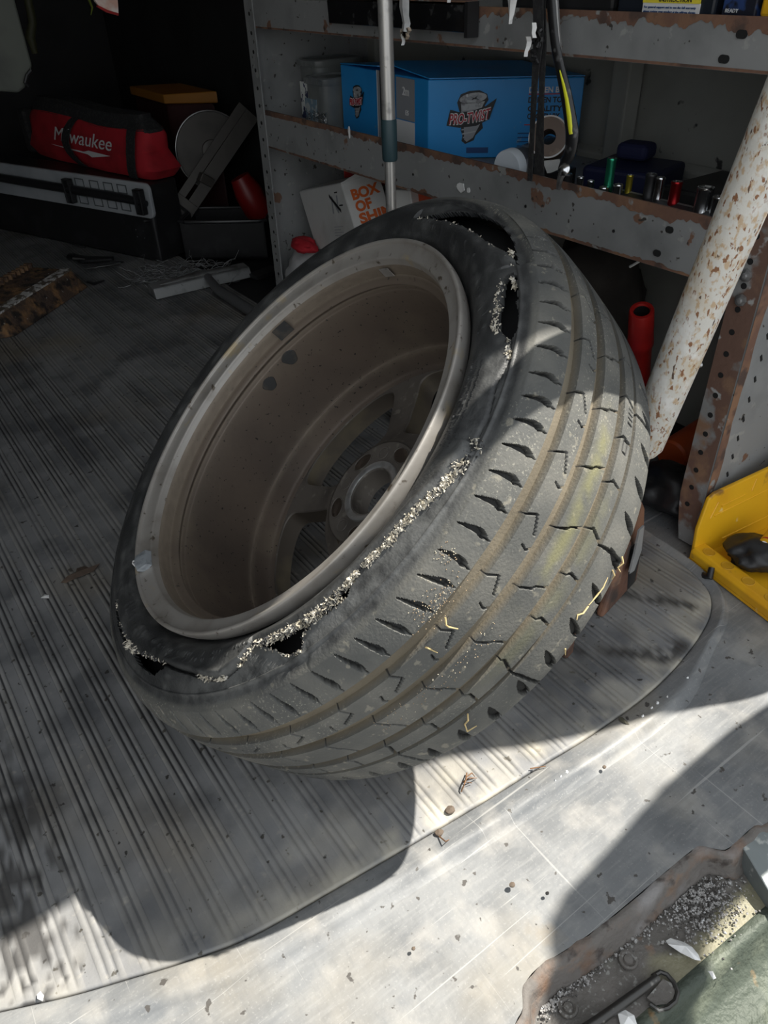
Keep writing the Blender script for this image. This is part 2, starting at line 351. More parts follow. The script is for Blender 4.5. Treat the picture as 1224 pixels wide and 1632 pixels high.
# rear door ring: D-pillar leaning in, rounded corner, header
def ringp(gx_, gy_, z): return (gx_+SX*z, gy_+SY_*z, z)
ring_in = [(1.17, .20, -.08), (1.165, .21, .25), ringp(.827, .270, .50), ringp(.718, .316, .72), ringp(.625, .348, .90), ringp(.50, .400, 1.12), ringp(.42, .442, 1.25), ringp(.30, .488, 1.40), ringp(.20, .516, 1.48), ringp(.139, .529, 1.51), ringp(.095, .534, 1.53),
           ringp(.07, .546, 1.545), ringp(0, .557, 1.56), ringp(-.10, .560, 1.57), (.5, .331, 1.57), (0, .331, 1.57), (-.5, .331, 1.57), (-.82, .325, 1.55), (-.93, .31, 1.42), (-.96, .26, 1.1), (-.96, .20, .5), (-.96, .19, -.08)]
ring_in = [tuple(p) for p in crom(ring_in, 4)]
rings = []
for p in ring_in:
    cx, cz = .14, .72; d = Vector((p[0]-cx, 0, p[2]-cz)).normalized(); q0 = Vector(p)
    rings.append([q0, q0+Vector((0, .004, 0))+d*.01, q0+Vector((0, .010, 0))+d*.22, q0+Vector((0, .20, 0))+d*.22, q0+Vector((0, .12, 0))+d*.06])
b = B(); b.loft(rings); structure(b.obj('door_frame_1', M_body, smooth=True))
# open right-hand door leaf with its window (outside the frame; it shades the sill)
XD = 1.27
def s2d(gx_, gy_): z = (XD-gx_)/SX; return Vector((XD, gy_+SY_*z, z))
outer = [(1.42, .27), (1.1, .258), (.802, .255), (.696, .263), (.59, .261), (.458, .246), (.39, .240), (.358, .229), (.338, .210), (.328, .18), (.320, .10), (.31, -.6), (1.42, -.6)]
inner = [(.88, .112), (.75, .114), (.643, .115), (.575, .121), (.529, .121), (.481, .114), (.462, .106), (.450, .09), (.443, .06), (.43, -.45), (.86, -.45), (.885, -.42), (.89, .10)]
bm = bmesh.new(); es = []
for lp in (outer, inner):
    vs = [bm.verts.new(s2d(*p)) for p in lp]; es += [bm.edges.new((vs[i], vs[(i+1) % len(vs)])) for i in range(len(vs))]
bmesh.ops.triangle_fill(bm, use_beauty=True, use_dissolve=False, edges=es, normal=(1, 0, 0))
r_ = bmesh.ops.extrude_face_region(bm, geom=bm.faces[:]); bmesh.ops.translate(bm, vec=(.04, 0, 0), verts=[e for e in r_['geom'] if isinstance(e, bmesh.types.BMVert)])
bmesh.ops.recalc_face_normals(bm, faces=bm.faces)
me = bpy.data.meshes.new('door_1'); bm.to_mesh(me); bm.free(); me.materials.append(M_body); structure(link('door_1', me))
# ------------------------------------------------------------------ the wheel
WC = Vector((.3453603, .7256579, .3981065)); WN = Vector((-.6293225, .1952794, .7522095)).normalized()
WU = (Vector((0, 0, 1))-WN*WN.z).normalized(); WH = WN.cross(WU)
aC, aN, aU, aH = [np.array(v) for v in (WC, WN, WU, WH)]
def WP(th, r, y):
    th = np.radians(np.asarray(th, float))[..., None]; r = np.asarray(r, float)[..., None]; y = np.asarray(y, float)[..., None]
    return aC+aN*y+r*(np.cos(th)*aU+np.sin(th)*aH)
def wp(th, r, y): return Vector(WP(th, r, y))
wheel = thing('wheel', 'alloy car wheel with its shredded low-profile tyre, leaning against the rusty white post', 'wheel', WC-WN*.11)

M_tyre = mk('tyre_rubber', (.017, .019, .021), [((.055, .056, .054), 26, .52, .72, 5, {'attr': 'lowdust', 'k': .5}),
        ], rough=.50, spec=.4, bump=(220, .25, .0008), attr=())
def tyre_material():
    m = bpy.data.materials.new('tyre_rubber_dusty'); m.use_nodes = True; t = m.node_tree; N = t.nodes; L = t.links; p = N['Principled BSDF']
    tc = N.new('ShaderNodeTexCoord')
    def at(n): a = N.new('ShaderNodeAttribute'); a.attribute_name = n; return a.outputs['Fac']
    def nz(s, lo, hi, det=4):
        n = N.new('ShaderNodeTexNoise'); n.inputs['Scale'].default_value = s; n.inputs['Detail'].default_value = det; L.new(tc.outputs['Object'], n.inputs[0])
        r = N.new('ShaderNodeMapRange'); r.inputs['From Min'].default_value = lo; r.inputs['From Max'].default_value = hi; L.new(n.outputs[0], r.inputs[0]); return r.outputs[0]
    def mul(a, b):
        x = N.new('ShaderNodeMath'); x.operation = 'MULTIPLY'
        for i, q in enumerate((a, b)):
            if isinstance(q, (int, float)): x.inputs[i].default_value = q
            else: L.new(q, x.inputs[i])
        return x.outputs[0]
    def mix(f, a, b):
        x = N.new('ShaderNodeMix'); x.data_type = 'RGBA'; L.new(f, x.inputs[0])
        for i, q in ((6, a), (7, b)):
            if isinstance(q, tuple): x.inputs[i].default_value = (*q, 1)
            else: L.new(q, x.inputs[i])
        return x.outputs[2]
    tread = at('tread'); groove = at('groove'); moss = at('moss'); side = at('side')
    c = mix(nz(9, .4, .7), (.024, .025, .026), (.042, .043, .043))
    c = mix(mul(at('scuff_sun'), nz(60, .30, .60, 6)), c, (.105, .107, .105))
    tr = mix(nz(18, .42, .68, 6), (.082, .083, .078), (.128, .125, .112))
    tr = mix(nz(5, .50, .72), tr, (.045, .048, .051))
    tr = mix(mul(mul(nz(420, .60, .70, 2), nz(11, .45, .62)), .7), tr, (.30, .29, .24))
    tr = mix(mul(nz(90, .64, .70, 3), .5), tr, (.26, .24, .19))
    tr = mix(mul(moss, nz(30, .40, .60, 5)), tr, (.20, .19, .082))
    c = mix(tread, c, tr)
    c = mix(mul(groove, .9), c, mix(nz(14, .35, .7, 5), (.125, .104, .072), (.195, .165, .118)))
    c = mix(mul(at('slot'), .85), c, (.012, .012, .012))  # near-black colour deepens the shade inside the slots
    L.new(c, p.inputs['Base Color'])
    r = N.new('ShaderNodeMapRange'); L.new(tread, r.inputs[0]); r.inputs['To Min'].default_value = .48; r.inputs['To Max'].default_value = .72; L.new(r.outputs[0], p.inputs['Roughness'])
    p.inputs['Specular IOR Level'].default_value = .35
    n = N.new('ShaderNodeTexNoise'); n.inputs['Scale'].default_value = 330; n.inputs['Detail'].default_value = 6; L.new(tc.outputs['Object'], n.inputs[0])
    b = N.new('ShaderNodeBump'); b.inputs['Strength'].default_value = .6; b.inputs['Distance'].default_value = .0009; L.new(n.outputs[0], b.inputs['Height']); L.new(b.outputs[0], p.inputs['Normal'])
    return m
M_tyre = tyre_material()
M_liner = mk('tyre_inside', (.010, .010, .011), rough=.85)

# profile -------------------------------------------------
side_r = [.262, .2690, .2735, .2790, .2850, .2920, .3000, .3080, .3160, .3240, .3285, .3300, .3315, .3380, .3450]
side_y = [-.026, -.0215, -.0165, -.0100, -.0055, -.0025, -.0010, -.0012, -.0040, -.0078, -.0098, -.0090, -.0122, -.0150, -.0185]
cr_y = [-.0185, -.028, -.038, -.050, -.064, -.096, -.140, -.172, -.200, -.218, -.230, -.236]
cr_r = [.3450, .3520, .3575, .3620, .3645, .3672, .3672, .3662, .3645, .3618, .3570, .3510]
far_r = [.3510, .345, .335, .320, .300, .280, .266]; far_y = [-.236, -.2385, -.240, -.240, -.237, -.230, -.220]
sr = np.concatenate([np.interp(np.linspace(0, 1, 56), np.linspace(0, 1, len(side_r)), side_r)])
# denser resample of the sidewall by arc length
def arc(rr, yy, n):
    p = crom(list(zip(rr, yy)), 6); d = np.concatenate([[0], np.cumsum(np.hypot(*np.diff(p, axis=0).T))]); u = np.linspace(0, d[-1], n)
    return np.interp(u, d, p[:, 0]), np.interp(u, d, p[:, 1])
ar, ay = arc(side_r, side_y, 72)
GRO = [(-.0488, -.0650, .0085), (-.0895, -.1055, .0085), (-.1370, -.1500, .008), (-.1708, -.1775, .006)]
ty = list(np.arange(-.0195, -.2355, -.00160))
for a, b_, d_ in GRO: ty += [a+.0001, a-.0007, b_+.0007, b_-.0001]
ty = np.array(sorted(set(np.round(ty, 5)), reverse=True)); keepm = np.concatenate([[True], np.abs(np.diff(ty)) > .0003]); ty = ty[keepm]
cp = crom(list(zip(cr_y, cr_r)), 8); tr_ = np.interp(-ty, -cp[:, 0], cp[:, 1])
fr, fy = arc(far_r, far_y, 14)
PR = np.concatenate([ar, tr_, fr[1:]]); PY = np.concatenate([ay, ty, fy[1:]])
nS, nT = len(ar), len(ty); istread = np.zeros(len(PR)); istread[nS:nS+nT] = 1
istread[:nS] = smooth01((ar-.336)/.006); istread[nS+nT:] = .8
TH = np.concatenate([np.arange(-180, -146, .35), np.arange(-146, -30, .125), np.arange(-30, 25, .25), np.arange(25, 180, 1.0)])
T2, R2 = np.meshgrid(TH, PR, indexing='ij'); Y2 = np.meshgrid(TH, PY, indexing='ij')[1]
D = np.zeros_like(T2); GR = np.zeros_like(T2); SL = np.zeros_like(T2)
for a, b_, d_ in GRO:
    f = smooth01((a-Y2)/.0007)*smooth01((Y2-b_)/.0007); D = np.maximum(D, d_*f); GR = np.maximum(GR, (f > .35)*1.0)
def cut(pts, ws, depth):
    """engraved poly-line: pts (theta, y), widths in metres"""
    global D
    ts = [p[0] for p in pts]; i0 = np.searchsorted(TH, min(ts)-1.2); i1 = np.searchsorted(TH, max(ts)+1.2); j0, j1 = nS-4, nS+nT
    if i1 <= i0: return
    mt = math.radians(1)*.364
    xx = T2[i0:i1, j0:j1]*mt; yy_ = Y2[i0:i1, j0:j1]; best = np.zeros_like(xx)
    for (p, q, w0, w1) in zip(pts[:-1], pts[1:], ws[:-1], ws[1:]):
        a = np.array([p[0]*mt, p[1]]); d = np.array([q[0]*mt, q[1]])-a; tt = np.clip(((xx-a[0])*d[0]+(yy_-a[1])*d[1])/(d@d), 0, 1)
        dist = np.hypot(xx-a[0]-tt*d[0], yy_-a[1]-tt*d[1]); w = w0+(w1-w0)*tt
        best = np.maximum(best, smooth01((w-dist)/.0006+.5))
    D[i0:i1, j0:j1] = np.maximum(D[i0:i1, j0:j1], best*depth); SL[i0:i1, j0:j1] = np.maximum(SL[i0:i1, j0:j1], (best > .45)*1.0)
sl_th = [-14, -18.5, -23, -27.4, -31.9, -36.3, -41, -45.9, -50, -54, -58.2, -62.6, -66.8, -71.3, -76, -80.6, -85.1, -89.5, -93.9, -98, -102.9, -107.2, -111.6, -116, -120.4, -124.8, -129.2, -133.6, -138, -142.4, -146.8, -151, -155.5, -160]
sl_w = [4.4, ]
for a in sl_th:
    e = .9 if a < -78 else .1
    cut([(a-.35, -.0195), (a-.05+.2*e, -.025), (a+.15+.5*e, -.031), (a+.25+.9*e, -.0365), (a-.05+1.4*e, -.0405)], [.0003, .0014, .0024, .0032, .0030], .0068)
    cut([(a-.05+1.4*e, -.0405), (a-.25+1.9*e, -.0475)], [.0008, .0006], .0045)
a = -24.5
while a > -150:
    cut([(a-1.0, -.0640), (a, -.0765), (a-2.6, -.0845)], [.0008, .0008, .0008], .004)
    cut([(a-4.6, -.0785), (a-5.0, -.0855), (a-4.3, -.0905)], [.0008, .0008, .0007], .003)
    cut([(a+.3, -.1045), (a+1.3, -.120), (a+1.8, -.122), (a+2.8, -.1375)], [.0006, .0013, .0005, .0011], .005)
    a -= 9.95
a = -29
k = 0
while a > -150:
    if k % 3 == 1 and True:
        cut([(a-.2, -.1490), (a+.2, -.1540), (a-.8, -.1720)], [.0006, .0014, .0016], .005)
        cut([(a-.9, -.1775), (a-.6, -.1900), (a-.2, -.2280)], [.0012, .0018, .0020], .006)
    else:
        cut([(a-.2, -.1490), (a+.6, -.1560), (a+.3, -.1715)], [.0006, .0013, .0010], .005)
    a -= 7.85; k += 1
a = -29.5
while a > -155:
    cut([(a+.4, -.1930), (a-.1, -.2010), (a-.6, -.2110), (a-.9, -.2210), (a-1.1, -.2330)], [.0004, .0034, .0050, .0044, .0010], .007)
    a -= 6.25
for (p, q_) in [((-38.4, -.160), (-38.4, -.169)), ((-39.3, -.160), (-39.3, -.169)), ((-40.2, -.160), (-40.2, -.169)), ((-41.1, -.160), (-41.1, -.169))]: cut([p, q_], [.0009, .0009], .0015)
cut([(-46.6, -.158), (-44.6, -.158), (-44.6, -.166), (-46.6, -.166), (-46.6, -.158)], [.0009]*5, .0015)
# tears: inner/outer radius against theta (descending order of theta)
H1i = [(19.5, .3035), (18.4, .300), (10.7, .300), (2.5, .304), (-4.5, .307), (-10.8, .311), (-15.2, .318), (-18, .324), (-22, .3285)]
H1o = [(19.5, .3035), (19.2, .305), (13.6, .311), (7.9, .322), (2.5, .328), (-6.2, .334), (-10.4, .334), (-14.7, .333), (-19, .331), (-22, .329)]
H2i = [(-24.0, .322), (-24.8, .316), (-29.8, .3125), (-34.1, .310), (-37.2, .311), (-39.8, .320)]
H2o = [(-24.0, .325), (-25.7, .328), (-31.1, .328), (-36.1, .3295), (-39.4, .3285), (-39.6, .326)]
H3i = [(-61.5, .3240), (-65.9, .3190), (-69.2, .3160), (-73, .3095), (-77, .3060), (-80.4, .3060), (-84.6, .3030), (-91.8, .3035), (-94, .306), (-98.9, .3055), (-103, .303), (-108.4, .299), (-113.7, .296)]
H3o = [(-61.5, .3245), (-64, .3250), (-69.2, .3185), (-73, .3120), (-77, .3090), (-80.4, .3090), (-84.6, .3060), (-88, .308), (-91.5, .3170), (-94.4, .3150), (-98.9, .3140), (-102, .3180), (-103.4, .3290), (-107.0, .3240), (-108.4, .3150), (-110, .310), (-113.7, .2975)]
H4i = [(-141.5, .3030), (-149.6, .305), (-158.5, .3115), (-166.8, .3130), (-173.2, .3120), (-180, .3130)]
H4o = [(-141.5, .3090), (-145.1, .3200), (-149, .3215), (-153, .3190), (-158.5, .3160), (-166.3, .320), (-172, .319), (-180, .316)]
CRK = [(-113.7, .3010), (-116.5, .312), (-121.8, .320), (-126.4, .3165), (-131.8, .310), (-141.5, .305)]
CR2 = [(-39.6, .324), (-44, .327), (-49, .3215), (-55, .3255), (-61.5, .324)]
def band(H, th): x = np.array(H)[::-1]; return np.interp(th, x[:, 0], x[:, 1])
jag = lambda th, s, a: a*(vnoise(np.stack([th*1.0, th*0+s], -1), 1.1, s, 3)-.5)*2
HOLE = np.zeros_like(T2, bool); issw = (np.arange(len(PR)) < nS)[None, :]
edges = {}
for nm, Hi, Ho in (('a', H1i, H1o), ('b', H2i, H2o), ('c', H3i, H3o), ('d', H4i, H4o)):
    hi, lo = Hi[0][0], Hi[-1][0]; inr = (T2 <= hi) & (T2 >= lo)
    ri = band(Hi, T2)+jag(T2, 5, .0016); ro = band(Ho, T2)+jag(T2, 9, .0022)
    HOLE |= inr & (R2 > ri) & (R2 < ro) & issw; edges[nm] = (hi, lo, Hi, Ho)
dth = np.abs(T2)
YS = Y2.copy()
# lips rise around the long tear and the crack is pinched in
def lip(H, hi, lo, amp, w, sgn=1):
    global YS
    rc = band(H, T2); f = np.exp(-((R2-rc)/w)**2)*((T2 <= hi) & (T2 >= lo)) * issw; YS = YS+amp*f*sgn
lip([(a_, b2-.006) for a_, b2 in H3i], -60, -114, .0035, .006)
lip([(a_, b2+.007) for a_, b2 in H3o], -60, -114, -.0012, .006)
lip([(a_, b2-.006) for a_, b2 in H1i], 20, -22, .003, .007)
lip([(a_, b2+.004) for a_, b2 in H1o], 20, -22, -.005, .008)
lip(CRK, -113.7, -141.5, -.0090, .0014); lip([(a_, b2-.005) for a_, b2 in CRK], -113.7, -141.5, .0050, .0045)
lip(CR2, -39.6, -61.5, -.0030, .0012)
# lettering band relief (illegible raised marks) and moulding ring
rt = np.random.default_rng(4)
for _ in range(120):
    a0 = rt.uniform(-176, -112) if rt.random() < .75 else rt.uniform(-60, 15); rr0 = .2905 if rt.random() < .7 else .297
    f = (np.abs(T2-a0) < rt.uniform(.15, .45)) & (np.abs(R2-rr0) < rt.uniform(.0015, .003)) & issw; YS = np.where(f, YS+.0006, YS)
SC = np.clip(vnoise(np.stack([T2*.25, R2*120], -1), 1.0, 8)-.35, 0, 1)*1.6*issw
SC = np.maximum(SC, .95*np.exp(-((R2-.325)/.026)**2)*issw*smooth01((-50-T2)/15)*smooth01((T2+150)/30))  # sunlit arc of the sidewall, lightened in the colour on top of the scuffs
radial = np.array([1.0])
OV = 1+.014*np.cos(np.radians(T2))**2*smooth01((R2-.285)/.05)   # the flat tyre bulges toward its contact side
PP = WP(T2, (R2-D)*OV, YS); PP[..., 2] = np.maximum(PP[..., 2], .0022)
moss = np.exp(-((Y2+.122)/.010)**2)*smooth01((T2+80)/10)*smooth01((-40-T2)/8)*.6
moss = np.maximum(moss, .25*np.exp(-((Y2+.155)/.010)**2)*smooth01((T2+95)/12)*smooth01((-50-T2)/8))
TRD = np.repeat(istread[None, :], len(TH), 0)
fm = HOLE | np.roll(HOLE, -1, 0); face_hole = fm[:, :-1] & fm[:, 1:] & (HOLE[:, :-1].astype(int)+HOLE[:, 1:]+np.roll(HOLE, -1, 0)[:, :-1]+np.roll(HOLE, -1, 0)[:, 1:] >= 3)
keep = ~face_hole
# walls of the torn rubber: from every hole boundary edge down 7 mm
n_, m_ = T2.shape; idx = np.arange(n_*m_).reshape(n_, m_); ev = []; ef = []; mp = {}
flat = PP.reshape(-1, 3)
def low(i):
    if i not in mp: mp[i] = n_*m_+len(ev); ev.append(flat[i]-aN*.0075)
    return mp[i]
ii, jj = np.nonzero(face_hole)
for i, j in zip(ii, jj):
    i1 = (i+1) % n_
    for (di, dj, e0, e1) in ((0, -1, (i, j), (i1, j)), (0, 1, (i, j+1), (i1, j+1)), (-1, 0, (i, j), (i, j+1)), (1, 0, (i1, j), (i1, j+1))):
        a2, b2 = (i+di) % n_, j+dj
        if 0 <= b2 < m_-1 and not face_hole[a2, b2]:
            v0, v1 = idx[e0], idx[e1]; ef.append((v0, v1, low(v1), low(v0)))
tyre = grid_mesh('tyre', PP, M_tyre, keep=keep, wrap=True, attrs={'tread': TRD, 'groove': GR, 'moss': moss, 'side': 1-TRD, 'scuff_sun': np.clip(SC, 0, 1), 'slot': SL*TRD}, parent=wheel, extra=(np.array(ev), np.array(ef)))
tyre.data.set_sharp_from_angle(angle=math.radians(38))
# inner liner (the carcass seen through the holes)
lr = np.array([.262, .285, .30, .322, .340, .350, .352, .340, .30, .262]); ly_ = np.array([-.034, -.030, -.034, -.040, -.050, -.085, -.16, -.215, -.228, -.212])
TL = np.arange(-180, 180, 4.0); A1, A2 = np.meshgrid(TL, np.arange(len(lr)), indexing='ij')
liner = grid_mesh('inner_liner', WP(A1, lr[A2], ly_[A2]), M_liner, wrap=True, parent=tyre)

# frayed cords
M_cord = mk('frayed_cord', (.50, .46, .38), [((.30, .27, .21), 90, .45, .65, 3), ((.66, .63, .56), 160, .55, .7, 2)], rough=.9)
M_corddark = mk('torn_rubber', (.03, .03, .032), [((.12, .12, .12), 160, .55, .7, 2)], rough=.8)
RK = 1.0
def fibre(b, p0, d0, L_, r0, curl):
    r0 *= RK
    p = Vector(p0); d = Vector(d0).normalized(); pts = [p.copy()]; c = Vector([random.uniform(-1, 1) for _ in range(3)])
    for k in range(3):
        p = p+d*(L_/3); d = (d+c*curl*.4).normalized(); pts.append(p.copy())
    b.tube(pts, [r0, r0*.9, r0*.7, r0*.3], n=3, caps=False)
def sidey(th, r): return float(np.interp(r, ar, ay))
bc = B(); bd = B()
def fringe(H, hi, lo, per_deg, outw, Lr, cream=.8, off=0.0, spread=.0015, up=0.5):
    n = int((hi-lo)*per_deg)
    for _ in range(n):
        th = random.uniform(lo, hi); w = vnoise(np.array([th*.9, 3.3]), 1.0, 31)
        if random.random() > 3.2*(w-.30): continue
        r = float(band(H, th))+off+random.gauss(0, spread); y = sidey(th, r)-random.uniform(-.001, .003)
        p = wp(th, r, y); rad = (wp(th, r+.01, y)-p).normalized(); tan = (wp(th+1, r, y)-p).normalized()
        d = rad*outw*random.uniform(.4, 1.2)+WN*random.uniform(-.1, 1.0)*up+tan*random.gauss(0, .55)
        (bc if random.random() < cream else bd).__class__
        fibre(bc if random.random() < cream else bd, p, d, random.uniform(*Lr)*.75, random.uniform(.0005, .0013), random.uniform(1.0, 3.2))
fringe(H3i, -64, -91, 80, 1, (.002, .0065), .88, .001, .0017, .9)
fringe(H3i, -64, -90, 60, -1, (.002, .006), .85, .003, .0012, .9)
fringe(H3i, -91, -113.5, 70, 1, (.004, .010), .62, .001, .0020, .8)
fringe(H3o, -91, -113, 14, -1, (.002, .005), .7, .0, .001, .4)
fringe(H1i, -4, -22, 18, 1, (.002, .005), .9, 0, .0012, .7)
fringe(H1i, 19, -4, 7, 1, (.002, .005), .7, 0, .001, .5)
fringe(H1o, -15, -22, 12, -1, (.002, .005), .9, 0, .001, .6)
fringe(H2i, -24, -39.5, 14, 1, (.0015, .0045), .95, -.0005, .0013, .7)
fringe(H2o, -24, -28, 20, -.6, (.002, .006), .95, 0, .0012, .7)
fringe(H2i, -36, -40, 30, .8, (.002, .005), .95, -.002, .002, .7)
fringe(H4i, -141.5, -170, 9, 1, (.002, .006), .5, 0, .0012, .5)
fringe(H4i, -156, -163, 30, 1, (.004, .011), .85, .001, .002, .8)
fringe(H4i, -175.5, -178, 30, .5, (.002, .005), .8, .001, .002, .8)
fringe(CRK, -113.7, -117, 45, .4, (.002, .006), .7, 0, .0018, .7)
fringe(CRK, -121, -129, 26, .6, (.002, .006), .8, 0, .0010, .5)
fringe(H3i, -59, -65, 60, .5, (.003, .009), .5, .002, .0035, .9)
fringe(CR2, -40, -44, 30, .5, (.002, .005), .9, 0, .0012, .6)
RK = 1.9
fringe(H3i, -64, -91, 26, 1, (.003, .0065), .95, .002, .0012, 1.0)
fringe(H3i, -92, -113, 10, 1, (.004, .007), .9, .001, .0016, .9)
fringe(H1i, -6, -21, 7, 1, (.002, .0045), .95, 0, .001, .7)
fringe(H2i, -25, -39, 4, 1, (.002, .0045), .95, 0, .001, .7)
RK = 1.0
# comb of ply ends along the torn inner edge
th = -64.0
while th > -113:
    r = float(band(H3i, th))+float(jag(np.array(th), 5, .0016)); y = sidey(th, r)
    p = wp(th, r-.0015, y+.0012); rad = (wp(th, r+.01, y-.004)-p).normalized(); tan = (wp(th-1, r, y)-p).normalized()
    L_ = random.uniform(.004, .0085)*(1.3 if th < -90 else 1)
    (bd if random.random() < .6 else bc).tube([p, p+rad*L_*.6+WN*.0005, p+rad*L_+tan*random.gauss(0, .0012)-WN*.0012], [.0007, .0007, .0004], n=4)
    th -= .33
bc.obj('cord_fibres', M_cord, tyre, kind='stuff'); bd.obj('torn_ply_ends', M_corddark, tyre, kind='stuff')
# small rub marks comb on the sidewall near the rim (upper right)
bq = B(); th = -44.0
while th > -62:
    for k in range(3):
        r = .292+.006*k+.0006*math.sin(th*3)-.012*smooth01((th+62)/18)*0; p = wp(th+random.uniform(-.1, .1), r, sidey(th, r)+.0004); rad = (wp(th, r+.01, 0)-wp(th, r, 0)).normalized()
        bq.tube([p, p+rad*.0022], [.0004, .0003], n=3)
    th -= .42
bq.obj('scuffed_ply_ridges', M_corddark, tyre, kind='stuff')

# ------------------------------------------------------------------ rim
M_rim = mk('brake_dusted_alloy', (.135, .104, .082), [((.088, .070, .058), 5, .42, .68, 6), ((.19, .155, .115), 11, .54, .78, 6, {'k': .7}), ((.02, .018, .016), 190, .685, .70, 2)], rough=.55, metal=.3, bump=(120, .25, .001), attr=[('dust', (.27, .225, .175), .8)])
M_rimlip = mk('alloy_flange', (.35, .33, .305), [((.24, .22, .195), 20, .50, .72, 5), ((.10, .08, .06), 80, .66, .72, 3), ((.40, .33, .22), 30, .60, .72, 4)], rough=.48, metal=.4, bump=(140, .25, .0008))
M_spoke = mk('spoke_alloy', (.145, .130, .115), [((.075, .067, .060), 12, .45, .68, 6), ((.22, .205, .18), 60, .60, .70, 3)], rough=.6, metal=.3, bump=(140, .3, .001))
M_machined = mk('machined_alloy', (.60, .61, .62), [((.40, .40, .40), 60, .5, .7, 3)], rough=.3, metal=.8)
lipp = [(.2685, -.020), (.2710, -.012), (.2716, -.004), (.2712, -.0006), (.2702, .0008), (.2682, .0009), (.2664, -.0004), (.2656, -.0034), (.2610, -.0058), (.2560, -.0072), (.2508, -.0084), (.2490, -.0098), (.2482, -.0130), (.2466, -.0185)]
def revolve(name, prof, mat, parent, n=240, crs=4, dust=None):
    p = crom(prof, crs); TL = np.arange(0, 360, 360/n); A1, A2 = np.meshgrid(TL, np.arange(len(p)), indexing='ij')
    return grid_mesh(name, WP(A1, p[A2, 0], p[A2, 1]), mat, wrap=True, parent=parent, attrs=({'dust': dust(p[A2, 1], A1)} if dust else None))
barp = [(.2466, -.0185), (.2455, -.024), (.2450, -.034), (.2442, -.0355), (.2385, -.0390), (.2355, -.043), (.2396, -.0480), (.2390, -.054), (.2376, -.064), (.2370, -.12), (.2360, -.155), (.2345, -.168), (.2325, -.171), (.2300, -.186), (.2270, -.199), (.2215, -.2035), (.2200, -.2045)]
def rimdust(y, a):
    nz_ = vnoise(np.stack([a*.5, y*300], -1), 1.0, 41, 3)
    return np.clip(.55*smooth01((y+.037)/.002)*(.5+nz_)+.95*np.exp(-((y+.0490)/.0016)**2)*(.3+nz_)+.5*np.exp(-((y+.171)/.005)**2)*(.2+nz_)+.25*smooth01((y+.10)/.06), 0, 1)
rim = revolve('rim', barp, M_rim, wheel, crs=6, n=360, dust=rimdust)
rim['label'] = 'brown brake-dusted barrel of the wheel'
fl_ = revolve('rim_flange', lipp, M_rimlip, rim)
# spoke face: five windows
WT, WHW = 90.0, 29.5; RI, RO = .103, .2190
def face_y(r): return np.interp(r, [.030, .076, .082, .096, .13, .18, .222], [-.1700, -.1700, -.1765, -.188, -.200, -.2045, -.2045])
def winpt(t, grow=0.0):
    c_, s_ = math.cos(t), math.sin(t); p = 6.5; k = 1/((abs(c_)**p+abs(s_)**p)**(1/p))
    rm, rh = (RI+RO)/2, (RO-RI)/2
    r = rm+s_*k*(rh+grow); hw = WHW+math.degrees(grow/.16)
    hw *= 1.0-.10*(1-(r-RI)/(RO-RI))   # spokes flare a little to the hub
    return c_*k*hw, r
NW = 72; ts = [2*math.pi*i/NW for i in range(NW)]
def boxpt(t):
    th_, r_ = winpt(t); rm = (RI+RO)/2; ux, uy = th_/WHW, (r_-rm)/((RO-RI)/2)
    k = 1e9; bw = 36.0/WHW; hi = (.2205-rm)/((RO-RI)/2); lo = (rm-.078)/((RO-RI)/2)
    if abs(ux) > 1e-6: k = min(k, bw/abs(ux))
    if uy > 1e-6: k = min(k, max(hi/uy, 1.0005))
    if uy < -1e-6: k = min(k, lo/(-uy))
    return ux*k*WHW, rm+uy*k*(RO-RI)/2
M_opening = mk('spoke_opening_dark', (.050, .040, .030), [((.090, .074, .046), 14, .5, .68, 5)], rough=.7)  # opening walls coloured darker than the spoke face
for w in range(5):
    t0 = WT+72*w; rows = []
    W0 = [winpt(t) for t in ts]; BX = [boxpt(t) for t in ts]
    W1 = [winpt(t, .0035) for t in ts]
    def row(pts, dy): return [wp(t0+a_, r_, float(face_y(r_))+dy) for a_, r_ in pts]
    ww_ = B(); ww_.loft([row([(a_*.985, r_) for a_, r_ in W0], -.032), row(W0, -.0022)], caps=False); ww_.obj('spoke_opening', M_opening, rim, smooth=True)
    rows.append(row(W0, -.0022)); rows.append(row([(a_+(b_[0]-a_)*.05, r_+(b_[1]-r_)*.05) for (a_, r_), b_ in zip(W0, BX)], -.0)); 
    mid = [(a_+(c_[0]-a_)*.25, r_+(c_[1]-r_)*.25) for (a_, r_), c_ in zip(W0, BX)]
    rows.append(row(mid, -.0)); rows.append(row([((a_+c_[0])/2, (r_+c_[1])/2) for (a_, r_), c_ in zip(W0, BX)], 0)); rows.append(row(BX, 0))
    bb = B(); bb.loft(rows, caps=False); bb.obj('spoke_frame', M_spoke, rim, smooth=True)
